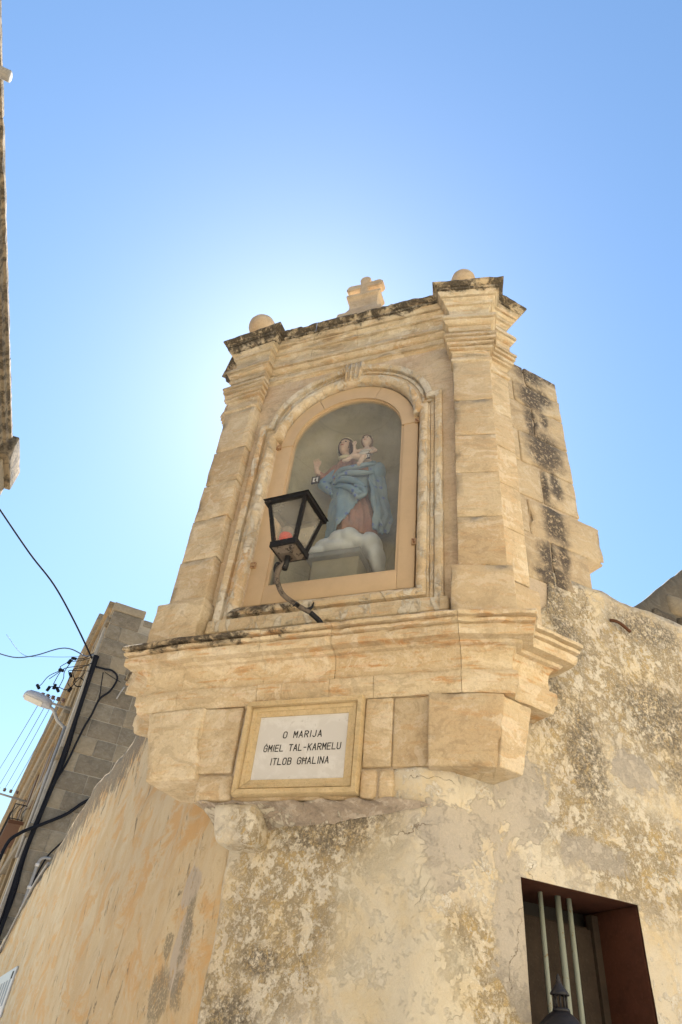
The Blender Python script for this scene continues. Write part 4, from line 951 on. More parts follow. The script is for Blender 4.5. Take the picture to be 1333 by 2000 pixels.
tube('loincloth', [X(cu - .055, 5.885, .12), X(cu - .02, 5.872, .145), X(cu + .03, 5.878, .14), X(cu + .058, 5.90, .10)], .017, m_cloth, statue)
tube('loincloth', [X(cu - .055, 5.93, .10), X(cu - .02, 5.925, .128), X(cu + .03, 5.93, .125), X(cu + .055, 5.95, .09)], .010, m_cloth, statue)
face((cu, cz, .092), .72, m_cskin, -3, statue)
# cloud base
cl_ = [E(-.20, 4.90, .02, .14, .16, .09), E(-.27, 4.84, .05, .10, .14, .06), E(-.08, 4.94, .09, .11, .12, .085), E(.0, 4.94, .10, .09, .12, .09), E(.06, 4.91, .05, .08, .14, .08),
       E(.16, 4.90, .02, .085, .14, .11), E(.20, 4.80, .0, .065, .12, .11), E(.21, 4.72, -.02, .05, .10, .08), E(.14, 4.97, .0, .08, .12, .05), E(-.10, 4.86, .0, .2, .2, .08)]
sculpt('cloud_base', cl_, m_cloud, statue, .011, 3)

# ------------------------------------------------------------------ lantern in front of the shrine
lan = thing('wall_lantern', 'black tapered glass lantern on a twisted iron arm before the niche', 'lantern', M.xyz(.0, 3.86, .12))
LA = P((-.318, 3.668), -27)                             # lantern axis frame, origin = centre of its body
def lq(u, d, z): return LA.xyz(u, z, d)
zb, zt = 4.322, 4.672; hb_, ht_ = .088, .150
cor = [(-1, 1), (1, 1), (1, -1), (-1, -1)]
for (a, b) in cor: 
    V = []; 
    for (h_, z) in ((hb_, zb), (ht_, zt)):
        for (x, y) in ((0, 0), (-.026, 0), (-.026, -.026), (0, -.026)): V.append(lq(a * (h_ + x * 1.0), b * (h_ + y), z))
    mesh_obj('corner_post', V, [(0, 1, 2, 3), (4, 5, 6, 7), (0, 1, 5, 4), (1, 2, 6, 5), (2, 3, 7, 6), (3, 0, 4, 7)], m_black, lan)
for (z, h_, t, hh, ov) in ((zb - .012, hb_, .02, .045, .012), (zt - .006, ht_, .022, .028, .018)):
    for k in range(4):
        a, b = cor[k], cor[(k + 1) % 4]; V = []
        for zz in (z, z + hh):
            V += [lq(a[0] * (h_ + ov), a[1] * (h_ + ov), zz), lq(b[0] * (h_ + ov), b[1] * (h_ + ov), zz), lq(b[0] * (h_ - t), b[1] * (h_ - t), zz), lq(a[0] * (h_ - t), a[1] * (h_ - t), zz)]
        mesh_obj('rim', V, [(0, 1, 2, 3), (4, 5, 6, 7), (0, 1, 5, 4), (1, 2, 6, 5), (2, 3, 7, 6), (3, 0, 4, 7)], m_black, lan)
V = [lq(a * (hb_ + .008), b * (hb_ + .008), zb - .004) for a, b in cor] + [lq(a * (hb_ * .55), b * (hb_ * .55), zb - .045) for a, b in cor]
mesh_obj('base_plate', V, [(0, 1, 2, 3), (4, 5, 6, 7)] + [(i, (i + 1) % 4, 4 + (i + 1) % 4, 4 + i) for i in range(4)], m_raw, lan)
for k in range(4):
    a, b = cor[k], cor[(k + 1) % 4]; s1, s2 = .012, .012
    V = [lq(a[0] * (hb_ - s1), a[1] * (hb_ - s1), zb + .02), lq(b[0] * (hb_ - s1), b[1] * (hb_ - s1), zb + .02), lq(b[0] * (ht_ - s1), b[1] * (ht_ - s1), zt), lq(a[0] * (ht_ - s1), a[1] * (ht_ - s1), zt)]
    mesh_obj('pane', V, [(0, 1, 2, 3)], m_lglass, lan)
V = [lq(a * (ht_ + .028), b * (ht_ + .028), zt + .022) for a, b in cor] + [lq(a * .05, b * .05, zt + .10) for a, b in cor] + [lq(0, 0, zt + .15)]
mesh_obj('roof', V, [(0, 1, 2, 3)] + [(i, (i + 1) % 4, 4 + (i + 1) % 4, 4 + i) for i in range(4)] + [(4 + i, 4 + (i + 1) % 4, 8) for i in range(4)], m_black, lan)
c0 = lq(0, 0, 0)
tube('socket', [(c0.x, c0.y, zb - .02), (c0.x - .01, c0.y - .005, zb - .15)], .021, m_black, lan, 12)
ap_ = [(c0.x - .012, c0.y - .0, zb - .10), (c0.x - .045, c0.y + .0, zb - .15), (c0.x - .05, c0.y + .03, zb - .21), (c0.x - .0, c0.y + .09, zb - .285), (c0.x + .11, c0.y + .145, zb - .325), (c0.x + .20, c0.y + .16, zb - .36), (c0.x + .272, c0.y + .165, zb - .42), (c0.x + .275, c0.y + .165, 3.85)]
tube('arm', ap_[:6], lambda t: .020 - .004 * t, m_raw, lan, 10, 6)
tube('arm', ap_[5:], .018, m_black, lan, 10, 6)
tube('leaf', [ap_[4], (c0.x + .10, c0.y + .10, zb - .34), (c0.x + .08, c0.y + .09, zb - .37)], lambda t: .014 * (1 - t) + .003, m_black, lan, 8)
tube('leaf', [(c0.x + .17, c0.y + .16, zb - .34), (c0.x + .20, c0.y + .17, zb - .31), (c0.x + .21, c0.y + .165, zb - .27)], lambda t: .012 * (1 - t) + .003, m_black, lan, 8)
tube('scroll', [(c0.x - .03, c0.y, zb - .13), (c0.x - .062, c0.y, zb - .11), (c0.x - .070, c0.y + .01, zb - .15), (c0.x - .055, c0.y + .02, zb - .18)], .014, m_black, lan, 8)
tube('bolt', [(c0.x + .20, c0.y + .165, 3.866), (c0.x + .275, c0.y + .165, 3.866)], .012, m_black, lan, 8)
cand = lathe('votive_candle', lq(-.030, .025, zb + .022), [(.040, 0), (.047, .01), (.047, .095), (.043, .108)], m_candle, None, 18)
tag(cand, 'red votive candle glass standing inside the black lantern', 'candle')
m_cg = glass_mat('smoky_candle_glass', .35, (.6, .35, .35), .05); lathe('glass_rim', lq(-.030, .025, zb + .132), [(.043, .0), (.045, .045), (.036, .055)], m_cg, cand, 18)

# ------------------------------------------------------------------ plaque
def marble():
    g = NT('white_marble', .45); a = g.noise(4, 8, .7, dist=1.2); b = g.noise(30, 6, .7)
    col = g.mix(g.ss(a, .45, .6), (.56, .545, .53), (.62, .61, .60)); col = g.mix(g.ma('MULTIPLY', g.ss(g.ma('ADD', g.ma('MULTIPLY', a, .5), g.ma('MULTIPLY', b, .5)), .56, .64), .55), col, (.36, .345, .33))
    return g.out(col, g.bump(b, .001, .2))
m_marble = marble(); m_letter = plain('black_lead_letters', (.02, .02, .02), .6, var=.1)
m_pf = stone_mat('ochre_painted_frame', (.53, .41, .245), (.56, .44, .275), (.50, .33, .16), orange=.3, pit=.15, tint=0)
plq = thing('plaque', 'white marble plaque with black Maltese lettering in an ochre stone frame', 'plaque', M.xyz(-.03, 2.83, .1))
def rect(u0, u1, z0, z1): return [(u0, z0), (u1, z0), (u1, z1), (u0, z1)]
fr = [(.0, -.06), (.0, .012), (-.0, .016), (.028, .020), (.032, .030), (.050, .032), (.054, .024), (.058, .024), (.062, .050), (.088, .052), (.092, .044), (.092, -.06)]
loop('frame', rect(-.325, .254, 2.912, 3.297), fr, m_pf, plq, pl=MB, splits=1, wear=.0008)
boxp('slab', MB, -.335, .262, 2.902, 3.305, -.03, .008, m_marble, plq)
# cut letters, each built from strokes in a 1 x 1.6 cell (x, y), heavy even line
O_ = [(.25, 0), (.75, 0), (1, .3), (1, 1.3), (.75, 1.6), (.25, 1.6), (0, 1.3), (0, .3), (.25, 0)]
GL = {'O': [O_], 'M': [[(0, 0), (0, 1.6)], [(.04, 1.6), (.5, .62)], [(.5, .62), (.96, 1.6)], [(1, 1.6), (1, 0)]], 'A': [[(0, 0), (.48, 1.6)], [(.52, 1.6), (1, 0)], [(.18, .5), (.82, .5)]],
      'R': [[(0, 0), (0, 1.6), (.7, 1.6), (1, 1.4), (1, 1.0), (.7, .8), (0, .8)], [(.5, .8), (1, 0)]], 'I': [[(.12, 0), (.12, 1.6)]],
      'J': [[(.9, 1.6), (.9, .3), (.65, 0), (.3, 0), (.1, .25)]], 'G': [[(1, 1.25), (.75, 1.6), (.25, 1.6), (0, 1.3), (0, .3), (.25, 0), (.75, 0), (1, .3), (1, .8), (.55, .8)]],
      'E': [[(.95, 0), (0, 0), (0, 1.6), (.95, 1.6)], [(0, .82), (.8, .82)]], 'L': [[(0, 1.6), (0, 0), (.95, 0)]], 'T': [[(0, 1.6), (1, 1.6)], [(.5, 1.6), (.5, 0)]],
      '-': [[(.2, .75), (.8, .75)]], 'K': [[(0, 0), (0, 1.6)], [(1, 1.6), (0, .7)], [(.3, .95), (1, 0)]], 'U': [[(0, 1.6), (0, .3), (.25, 0), (.75, 0), (1, .3), (1, 1.6)]],
      'B': [[(0, .82), (.7, .82), (.92, 1.0), (.92, 1.4), (.7, 1.6), (0, 1.6), (0, 0), (.75, 0), (1, .22), (1, .62), (.7, .82)]], 'N': [[(0, 0), (0, 1.6)], [(.03, 1.6), (.97, 0)], [(1, 0), (1, 1.6)]],
      'H': [[(0, 0), (0, 1.6)], [(1, 0), (1, 1.6)], [(0, .78), (1, .78)]]}
GL['Ġ'] = GL['G'] + [[(.42, 1.98), (.58, 1.98)]]; GL['Ħ'] = GL['H'] + [[(-.22, 1.22), (1.22, 1.22)]]
def text(line, u0, z0_, pitch, wd, ht):
    u = u0
    for ch in line:
        if ch == ' ': u += pitch * .95; continue
        V = []; F = []; hw_ = .0028; q = 0
        for st in GL[ch]:
            pts = [Vector((x * wd, y / 1.6 * ht)) for x, y in st]; closed = st[0] == st[-1] and len(st) > 3
            for i in range(len(pts)):
                p = pts[i]; d1 = (p - pts[i - 1]).normalized() if i else ((pts[0] - pts[-2]).normalized() if closed else (pts[1] - p).normalized())
                d2 = (pts[i + 1] - p).normalized() if i < len(pts) - 1 else ((pts[1] - p).normalized() if closed else d1)
                nn = (Vector((-d1.y, d1.x)) + Vector((-d2.y, d2.x))); nn = nn / max(.55, 1 + d1.dot(d2))
                ex = Vector((0, 0)) if closed or 0 < i < len(pts) - 1 else (d1 * hw_ * (-1 if i == 0 else 1))
                for sg in (-1, 1):
                    r = p + ex + nn * hw_ * sg; V.append(MB.xyz(u + r.x + r.y * .07, z0_ + r.y, .0092 + q * .0001))
            n0 = len(V) - 2 * len(pts)
            for i in range(len(pts) - 1): a = n0 + 2 * i; F.append((a, a + 1, a + 3, a + 2))
            q += 1
        mesh_obj('letter', V, F, m_letter, plq); u += pitch * (.46 if ch == 'I' else 1)
text('O MARIJA', -.155, 3.160, .0350, .0215, .037); text('ĠMIEL TAL-KARMELU', -.270, 3.080, .0303, .0200, .037); text('ITLOB GĦALINA', -.212, 3.000, .0316, .0205, .037)

# ------------------------------------------------------------------ second lantern by the window
l2 = thing('wall_lantern', 'dark hexagonal wall lantern with a pierced cap in front of the barred window', 'lantern', R.xyz(.70, 1.5, .0))
c2 = R.xyz(.633, 0, .10); cx, cy = c2.x, c2.y
m_pewter = plain('dark_pewter_paint', (.022, .022, .028), .45, var=.3)
lathe('cap', (cx, cy, 2.022), [(.043, 0), (.045, .004), (.035, .018), (.018, .040), (.012, .048), (.014, .053), (.008, .058), (.011, .066), (.006, .076), (.002, .084)], m_pewter, l2, 20)
for k in range(10):
    a = k * math.pi / 5; tube('vent_bar', [(cx + .029 * math.cos(a), cy + .029 * math.sin(a), 1.97), (cx + .029 * math.cos(a), cy + .029 * math.sin(a), 2.024)], .0045, m_pewter, l2, 6)
lathe('collar', (cx, cy, 1.960), [(.040, 0), (.038, .010), (.033, .014)], m_pewter, l2, 20)
lathe('roof', (cx, cy, 1.880), [(.128, -.012), (.130, 0), (.115, .018), (.074, .058), (.041, .080)], m_pewter, l2, 6)
lathe('glass_body', (cx, cy, 1.60), [(.07, 0), (.115, .27)], m_lglass, l2, 6)
lathe('foot', (cx, cy, 1.56), [(.03, 0), (.085, .03), (.085, .045)], m_pewter, l2, 6)
tube('bracket', [R.xyz(.66, 1.40, .0), R.xyz(.66, 1.38, .06), (cx, cy, 1.42), (cx, cy, 1.57)], .014, m_pewter, l2, 8)
boxp('bracket_plate', R, .62, .70, 1.32, 1.46, -.005, .015, m_pewter, l2)

# ------------------------------------------------------------------ grey block-built house down the street
gh = thing('grey_stone_house', 'tall grey stone house side built of squared blocks with pale pointing', 'house', G.xyz(1.5, 0, -1))
gtop = 14.95; boxp('wall', G, 0.0, 9, 0, gtop - .36, -6.0, -.02, m_gmortar, gh)
stone('coping', G, -.06, 1.17, gtop - .34, gtop, -.5, .03, m_grey, gh, r=.03, rough=.015, step=.3)
stone('coping', G, 1.20, 3.6, gtop - .62, gtop - .35, -.5, .0, m_grey, gh, r=.03, rough=.015, step=.3)
rg = random.Random(5); zc = gtop - .345; row = 0; nst = 0
H0 = .595
while zc > 2.5:
    h_ = H0 * rg.uniform(.93, 1.05); a = .0; first = .52 if row % 2 else rg.choice([.95, 1.05]); b = first + rg.uniform(-.05, .08)
    maxu = 3.4 + (gtop - zc) * .05
    while a < maxu:
        d = rg.uniform(-.008, .012)
        if not (row == 0 and a > 1.1): stone('stone_block', G, a + .010, b - .010, zc - h_ + .010, zc - .010, -.3, d, m_grey, gh, r=.03, rough=.010, step=.4, seed=a + row)
        a = b; b = a + rg.choice([.5, .62, 1.02, 1.1, 1.2]) + rg.uniform(-.05, .05)
    zc -= h_; row += 1
# street facade beyond its corner, seen edge-on
fh = thing('ochre_facade', 'narrow sliver of an ochre facade with projecting cornices beside the grey house', 'house', FA.xyz(-10, 0, 0))
boxp('wall', FA, -45, -3.1, 0, 15.6, -.08, .0, m_ochre, fh); boxp('wall', FA, -3.098, -.02, 0, 14.1, -.08, .0, m_ochre, fh)
def led(z0, z1, d, mat=m_facmould, u0=-45, u1=-.05, nm='moulding'): return stone(nm, FA, u0, u1, z0 - .60, z1 - .60, -.05, d, mat, fh, r=.03, rough=.02, step=1.2)
led(16.25, 16.55, .36, m_facmould, -45, -3.1, 'cornice'); led(15.85, 16.2, .20, m_ochre, -45, -1.2, 'cornice'); led(14.9, 15.0, .10); led(12.2, 12.5, .30, m_facmould, -45, -3.4); led(11.8, 12.15, .16, m_ochre, -45, -3.2); led(9.6, 9.9, .12); led(7.2, 7.5, .20)
stone('coping', FA, -2.9, -.1, 14.1, 14.38, -.1, .14, m_grey, fh, r=.03, rough=.015, step=.5)
for u in (-.55, -1.6, -4.2, -7.5, -12): stone('pilaster', FA, u - .5, u, 0, 14.6, -.1, .10, m_render if u == -.55 else m_ochre, fh, r=.02, rough=.01, step=1.5)
for u in (-6, -10.5, -15): stone('shutter', FA, u - 1.1, u, 8.9, 11.2, -.1, .07, plain('brown_shutter', (.12, .07, .04), .6), fh, r=.01, step=.8, rough=.002)
# balcony on the facade
bal = thing('balcony', 'small wrought iron balcony high on the ochre facade', 'balcony', FA.xyz(-10, 8.3, .3))
m_iron_and_dark = plain('black_iron_and_room_dark', (.02, .018, .018), .6)
o_ = boxp('floor', FA, -13.5, -7.5, 8.36, 8.5, -.05, .62, m_rustbare, bal)
for z in (8.55, 9.1): tube('rail', [FA.xyz(-7.55, z, .0), FA.xyz(-7.55, z, .60), FA.xyz(-13.45, z, .60), FA.xyz(-13.45, z, .0)], .022, m_iron_and_dark, bal, 6, 1)
for k in range(22): u = -7.55 - k * .28; tube('baluster', [FA.xyz(u, 8.5, .60), FA.xyz(u, 8.72, .68), FA.xyz(u, 8.85, .60), FA.xyz(u, 9.1, .60)], .014, m_iron_and_dark, bal, 5, 3)
for d in (.12, .3, .48): tube('baluster', [FA.xyz(-7.55, 8.5, d), FA.xyz(-7.55, 8.8, d + .1), FA.xyz(-7.55, 9.1, d - .06)], .014, m_iron_and_dark, bal, 5, 3)
# street lamp
lampm = plain('grey_lamp_housing', (.30, .31, .36), .45, var=.12); m_lens = plain('frosted_lens', (.42, .40, .37), .35, var=.1); m_galv = plain('galvanised_steel', (.30, .29, .29), .5, var=.3)
G1 = G.off(-1)
sl = thing('street_lamp', 'grey flat street lamp head on an arm from the facade', 'street lamp', G1.xyz(0, 9.9, 0))
def lamphead():
    # rounded tapering shell, long axis from the arm outwards
    A = G1.xyz(-.85, 10.80, 0); B = G1.xyz(-1.84, 10.97, 0); ax = (B - A).normalized(); side = Vector((0, 0, 1)).cross(ax).normalized(); up_ = ax.cross(side); V = []; F = []; n = 20; L_ = (B - A).length
    secs = [(0, .12, .09), (.04, .26, .17), (.25, .34, .23), (.6, .36, .24), (.85, .33, .20), (.96, .23, .14), (1.0, .09, .07)]
    for (t, w_, h_) in secs:
        for k in range(n): a = 2 * math.pi * k / n; V.append(A + ax * L_ * t + side * w_ * math.copysign(abs(math.cos(a)) ** .6, math.cos(a)) + up_ * (h_ * math.copysign(abs(math.sin(a)) ** .8, math.sin(a)) if math.sin(a) > 0 else -.05 * abs(math.sin(a))))
    for i in range(len(secs) - 1):
        for k in range(n): F.append((i * n + k, i * n + (k + 1) % n, (i + 1) * n + (k + 1) % n, (i + 1) * n + k))
    F.append(tuple(range(n))); F.append(tuple((len(secs) - 1) * n + k for k in range(n)))
    mesh_obj('head', V, F, lampm, sl, True)
    W_ = [A + ax * L_ * t + side * s + up_ * (-.062) for (t, s) in ((.30, -.25), (.93, -.23), (.93, .23), (.30, .25))]; W2 = [p + up_ * .03 for p in W_]
    mesh_obj('lens', W_ + W2, [(0, 1, 2, 3), (4, 5, 6, 7), (0, 1, 5, 4), (1, 2, 6, 5), (2, 3, 7, 6), (3, 0, 4, 7)], m_lens, sl)
lamphead()
tube('arm', [G1.xyz(-.90, 10.80, 0), G1.xyz(-.70, 10.70, 0), G1.xyz(-.48, 10.42, 0), G1.xyz(-.28, 10.30, 0), G1.xyz(-.06, 10.1, 0), G1.xyz(-.02, 9.7, .0)], .055, m_galv, sl, 10)
tube('mast', [FA.xyz(-.6, 6.0, .16), FA.xyz(-.75, 10.2, .16)], .05, m_galv, sl, 10, 1)
# insulator racks
def rack(pl, u0, u1, z, n, lab):
    t = thing('insulator_rack', lab, 'insulator rack', pl.xyz(u1, z, 0)); tube('bracket', [pl.xyz(u0, z, 0), pl.xyz(u1 + .5, z - .12, 0)], .045, m_galv, t, 8, 1)
    for k in range(n):
        u = u0 + (u1 - u0) * (k + .2) / n; zz = z + .10
        lathe('insulator', pl.xyz(u, zz, 0), [(.03, 0), (.07, .02), (.075, .05), (.04, .07), (.07, .09), (.07, .13), (.03, .15)], plainins, t, 10)
    return t
plainins = plain('brown_porcelain', (.16, .10, .085), .3)
rack(G.off(-2), -1.3, -.35, 11.35, 5, 'insulator rack beside the street lamp'); rack(G.off(-12), -1.9, -.5, 10.45, 5, 'insulator rack farther down the street')
# overhead wires (four thin ones running down the street)
for k, (a, b) in enumerate((((-1.2, 11.6), (-2.0, 10.55)), ((-.98, 11.55), (-1.6, 10.6)), ((-.8, 11.5), (-1.3, 10.6)), ((-.55, 11.5), (-1.0, 10.6)))):
    p = G.off(-2).xyz(*a); q = G.off(-12).xyz(*b); md = p.lerp(q, .5); md.z -= .12
    tag(tube('overhead_wire', [p, md, q], .011, m_bluew, None, 6, 5), ['leftmost', 'second from left', 'third from left', 'rightmost'][k] + ' of the four thin wires below the street lamp', 'wire', 'thin wires running down the street')
# cable bundle down the corner of the grey house
gu = lambda u, z, d=.1: G.xyz(u, z, d)
cb_ = [gu(-.05, 12.6), gu(.02, 11.6), gu(.03, 10.3), gu(.07, 9.0), gu(.07, 7.86), gu(-.03, 6.1), gu(.03, 5.0), gu(.08, 3.9), gu(.1, 1.0)]
bun = thing('cable_bundle', 'thick bundle of black cables down the corner of the grey house', 'cables', cb_[-1])
for k, (du, r) in enumerate(((-.045, .035), (.02, .038), (.065, .028), (-.0, .032))): tube('cable', [p + G.v * du * (1 + .5 * math.sin(i * 2.1 + k)) + G.n * .03 * (k % 2) for i, p in enumerate(cb_)], r, m_cable, bun, 8, 5)
def cable(pts, r, lab, mat=m_cable, grp=None): return tag(tube('cable', pts, r, mat, None, 8, 7), lab, 'cable', grp)
cable([gu(.05, 12.2), gu(.39, 12.2), gu(.62, 12.23), gu(.85, 12.12), gu(.92, 11.9), gu(.81, 11.47), gu(.566, 11.1), gu(.49, 10.52), gu(.393, 10.04), gu(.325, 9.49), gu(.25, 8.8), gu(.12, 8.2)], .035, 'thick looped cable curving out over the grey blocks')
cable([gu(.38, 12.07), gu(.47, 11.56), gu(.55, 11.05), gu(.49, 10.52), gu(.42, 10.1)], .02, 'thinner cable hanging straight inside the loop on the grey wall')
cable([gu(.42, 12.1), gu(.8, 11.97), gu(1.08, 11.9)], .012, 'thin wire running to the small hook on the grey wall')
tag(tube('wall_hook', [gu(1.23, 11.74, .0), gu(1.24, 11.74, .12), gu(1.18, 11.54, .1), gu(1.12, 11.3, .02)], .025, m_galv, None, 6), 'small bent hook on the grey block wall', 'hook')
cable([gu(-.15, 12.45), G.xyz(-1.2, 12.98, 1.4), G.xyz(-2.264, 13.742, 2.0), G.xyz(-3.4, 14.6, 2.0), G.xyz(-5.0, 16.0, 1.9)], .03, 'long black cable sagging in from the upper left of the sky')
cable([gu(-.15, 12.6), G1.xyz(-.35, 12.97), G1.xyz(-.916, 13.067), G1.xyz(-1.345, 12.944), G1.xyz(-1.995, 12.453), G1.xyz(-2.605, 12.169), G1.xyz(-3.3, 12.15)], .022, 'dark blue wire looping left across the sky', m_bluew)
cable([gu(-.2, 12.55), G1.xyz(-.9, 12.75), G1.xyz(-1.7, 12.5), G1.xyz(-2.4, 12.35), G1.xyz(-3.2, 12.9)], .008, 'faint thin wire sagging below the dark blue one', m_bluew)
# tangle of small drop wires with taped joints
con = [(-.71, 12.75), (-.823, 12.587), (-.977, 12.184), (-.618, 12.113), (-1.498, 11.378), (-1.15, 11.406), (-.981, 11.536), (-.844, 11.459), (-.448, 11.579)]
labs = ['topmost', 'second highest', 'middle left', 'middle right', 'leftmost, above the lamp head', 'second from left above the lamp', 'small one above the lamp arm', 'upright one above the lamp arm', 'lowest, against the facade edge']
for k, (u, z) in enumerate(con):
    a = G1.xyz(u, z); dr = Vector((rg.uniform(-.5, .5), 0, rg.uniform(-1, 1))).normalized() * .09
    tag(tube('taped_joint', [a - dr, a, a + dr], .055, m_cable, None, 7, 3), 'black taped wire joint, ' + labs[k], 'wire joint', 'taped joints on the drop wires')
jw = [((-.15, 12.7), (-.4, 12.85), con[0], None), ((-.12, 12.55), (-.45, 12.75), con[1], None), (con[1], (-1.05, 12.3), con[2], (-1.25, 11.75)), (con[0], (-.85, 12.2), (-.8, 11.9), con[7]), ((-.15, 12.2), (-.6, 12.45), (-.95, 12.2), (-1.05, 11.6)),
      ((-.05, 12.0), (-.4, 12.35), (-.72, 12.25), con[3]), (con[3], (-.6, 11.8), (-.5, 11.7), con[8]), ((-.2, 11.9), (-.5, 11.6), (-.8, 11.55), con[6]), (con[2], (-1.3, 11.85), (-1.42, 11.5), con[4]), (con[6], (-1.1, 11.5), con[5], None),
      ((-.1, 12.3), (-.35, 12.5), (-.6, 12.3), (-.35, 11.9))]
wt = ['to the top joint', 'to the second joint', 'dropping to the left', 'dropping straight to the lamp arm', 'arching over the middle', 'curling into the right joint', 'falling along the facade', 'running low to the arm', 'reaching the leftmost joint', 'linking two low joints', 'looping back to the bundle']
for k, w_ in enumerate(jw):
    pts = [G1.xyz(*p) if i else gu(*p, .05) if k in (0, 1, 4, 5, 7, 10) else G1.xyz(*p) for i, p in enumerate([q for q in w_ if q])]
    tag(tube('drop_wire', pts, .014, m_cable, None, 6, 6), 'thin black drop wire ' + wt[k], 'wire', 'drop wires above the street lamp')
lp_ = [(-.25 + .17 * math.cos(t * .7), 11.93 + .17 * math.sin(t * .7)) for t in range(10)]
tag(tube('drop_wire', [G1.xyz(u, z) for u, z in lp_], .02, m_cable, None, 6, 3), 'small coil of black wire hanging beside the bundle', 'wire', 'drop wires above the street lamp')
cable([G.xyz(2.3, 8.35, .05), gu(1.3, 7.864), gu(.762, 7.308), gu(.147, 6.845, .2), gu(-.333, 6.511, .2), gu(-.60, 6.1, .2), gu(-.62, 5.0, .2), gu(-.6, 4.6, .2)], .05, 'dark grey cable slanting across the grey house behind the left wall')
cable([gu(1.05, 6.7), gu(.8, 6.35), gu(.62, 6.0), gu(.50, 5.4), gu(.47, 4.9)], .025, 'black cable hanging over the top of the left wall')
# grey conduit along the top of the left wall
pp = thing('conduit', 'grey plastic conduit bending over the far top of the left wall', 'pipe', gu(.45, 3, .1))
tube('pipe', [gu(.75, 6.02), gu(.55, 6.0), gu(.45, 5.85), gu(.44, 5.3), gu(.42, 3.0)], .045, m_galv, pp, 8)
for z in (5.75, 5.15, 4.6): tube('clip', [gu(.44, z), gu(.44, z + .08)], .065, m_cloth, pp, 8, 1)
lpp = tube('cable', [L.xyz(-19.5, 3.0, .04), L.xyz(-17, 3.45, .05), L.xyz(-15.5, 3.9, .05), L.xyz(-13.6, 4.35, .05), L.xyz(-12, 4.5, .04)], .03, m_galv); tag(lpp, 'pale grey cable clipped along the far end of the left wall', 'cable')
# street sign on the left wall
sg = thing('street_sign', 'weathered blue and white sign on the far left wall', 'sign', L.xyz(-13, 2.3, .02))
m_sw = plain('white_enamel', (.50, .53, .58), .4, var=.3); m_sb = plain('blue_enamel', (.10, .16, .27), .4, var=.3)
stone('plate', L, -15.2, -11.3, 1.98, 2.72, .0, .03, m_sw, sg, r=.005, step=1, rough=.002)
for k in range(7): boxp('blue_mark', L, -14.9 + k * .5, -14.65 + k * .5, 2.15, 2.55, .031, .034, m_sb, sg)
boxp('corner_stay', L, -11.7, -11.5, 2.55, 2.66, .031, .04, m_iron_and_dark, sg)

# ------------------------------------------------------------------ house at the left edge (roof cornice overhead)
th = thing('left_house', 'house at the left edge with a long sooty moulded cornice', 'house', TL.xyz(-5, 0, -3))
TLn = Vector((TL.v.y, -TL.v.x, 0)); TLn = -TLn if TLn.x < 0 else TLn; TL.n = TLn; TL.o = TL.o - TLn * .44
boxp('wall', TL, -9.25, 6, 0, 8.75, -6, .0, m_render, th)
tcor = [(-.3, 8.83), (.43, 8.83), (.44, 8.76), (.41, 8.74), (.40, 8.66), (.36, 8.65), (.35, 8.56), (.30, 8.52), (.28, 8.42), (.22, 8.39), (.21, 8.28), (.13, 8.24), (.12, 8.12), (.04, 8.08), (-.3, 8.08)]
a = TL.xyz(6, 0); b = TL.xyz(-8.75, 0); k = 9
ts = [a.lerp(b, i / k) for i in range(k + 1)]
for i in range(k):
    nn = TLn; run('cornice_stone', [ts[i], ts[i + 1]], [nn, nn], tcor, m_tlc, th, step=.12, wear=.005, lipwear=.02, gap=.003, seed=i, chiptop=.01)
stone('parapet_block', TL, -9.7, -8.82, 8.50, 8.92, -.4, .50, m_tlc, th, r=.02, rough=.01, step=.15)
stone('parapet_block', TL, -9.66, -8.90, 8.28, 8.49, -.4, .42, m_tlc, th, r=.02, rough=.01, step=.15)
tube('spout', [TL.xyz(-3.35, 8.70, .1), TL.xyz(-3.35, 8.66, .56)], .055, m_render, th, 12, 1)

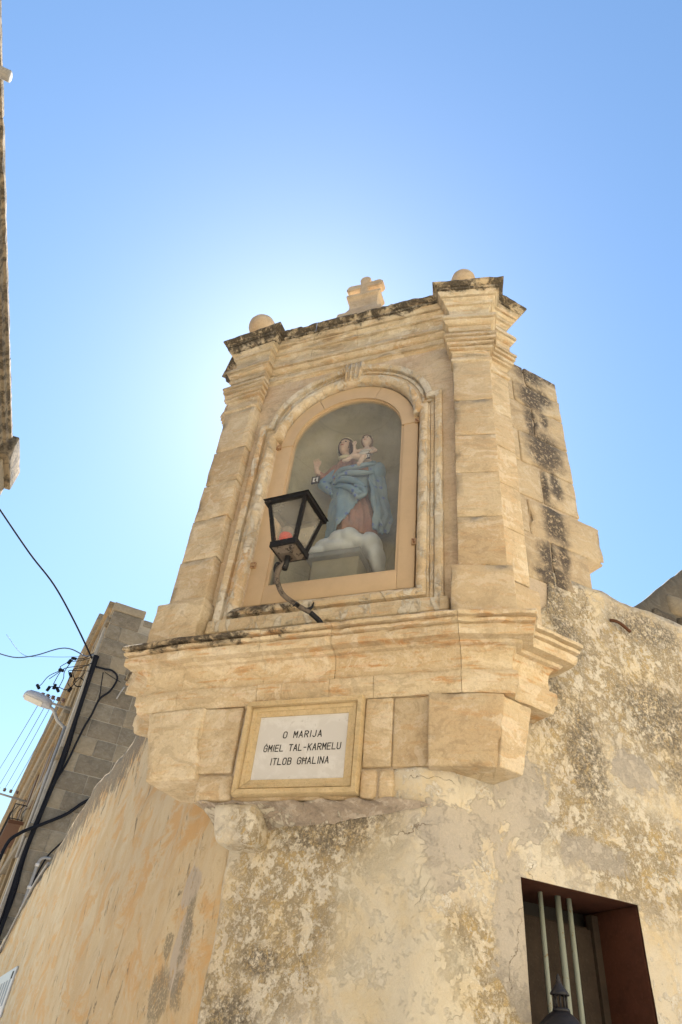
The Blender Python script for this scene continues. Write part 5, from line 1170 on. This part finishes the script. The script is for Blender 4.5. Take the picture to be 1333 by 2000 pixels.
# ------------------------------------------------------------------ rubble wall behind the right roofline
rb = thing('rubble_wall', 'dark rubble stone wall rising behind the roofline at the right', 'wall', R.xyz(6.5, 0, -3))
RB = R.off(-3)
V = []; F = []; nu = 30; nzb = 14
for i in range(nu + 1):
    u = 4.6 + 6 * i / nu; zt_ = 6.79 + (u - 4.6) * .90 + fb((u, 2, 0), 3, 4) * .04
    for j in range(nzb + 1): p = RB.xyz(u, zt_ * j / nzb, 0); V.append(p + RB.n * fb(p, 1.2, 4) * .05)
b = len(V)
for i in range(nu + 1): V.append(V[i * (nzb + 1) + nzb] - RB.n * .08)
for i in range(nu):
    for j in range(nzb): F.append((i * (nzb + 1) + j, (i + 1) * (nzb + 1) + j, (i + 1) * (nzb + 1) + j + 1, i * (nzb + 1) + j + 1))
    F.append((i * (nzb + 1) + nzb, (i + 1) * (nzb + 1) + nzb, b + i + 1, b + i))
mesh_obj('mortar_bed', V, F, m_rubble, rb, True)
rr = random.Random(3); z = 5.8
while z < 9.6:
    u = 4.7 + rr.uniform(0, .3); h_ = rr.uniform(.28, .42)
    while u < 8.6:
        w_ = rr.uniform(.3, .6)
        if z + h_ < 6.66 + (u - 4.6) * .90: stone('rubble_stone', RB, u, u + w_, z, z + h_, -.3, rr.uniform(.04, .09), m_rubble, rb, r=.09, rough=.03, step=.12, seed=u + z)
        u += w_ + rr.uniform(.02, .06)
    z += h_ + .03
# low roof mass of the corner house behind the right wall, closes the view between wall top and rubble wall
boxp('roof', R, 1.5, 9, 4.2, 4.58, -2.6, -.36, m_mortar, house)

# ------------------------------------------------------------------ sunlit houses across the street (behind the viewer): they light the shaded shrine
def opp(name, pl, u0, u1, h_, lab, n):
    t = thing(name, lab, 'house', pl.xyz((u0 + u1) / 2, 0, -1)); boxp('wall', pl, u0, u1, 0, h_, -5, 0, m_cream, t)
    boxp('cornice', pl, u0, u1, h_ + .002, h_ + .3, -5, .3, m_cream, t); mw = plain('green_shutter', (.06, .12, .08), .5)
    for k in range(n):
        u = u0 + (u1 - u0) * (k + .5) / n; boxp('shutter', pl, u - .45, u + .45, 4.2, 5.9, .0, .05, mw, t); boxp('door' if k % 2 else 'shutter', pl, u - .45, u + .45, (0.0 if k % 2 else 1.1), 2.4, .0, .05, mw, t)
OP = P((0, -4.2), 0); OP.n = Vector((0, 1, 0)); OP.v = V2(22); OP.n = Vector((-OP.v.y, OP.v.x, 0))
opp('opposite_house', OP, -4, 22, 7.6, 'sunlit cream house across the street behind the viewer', 8)
print('objects', len(bpy.data.objects))
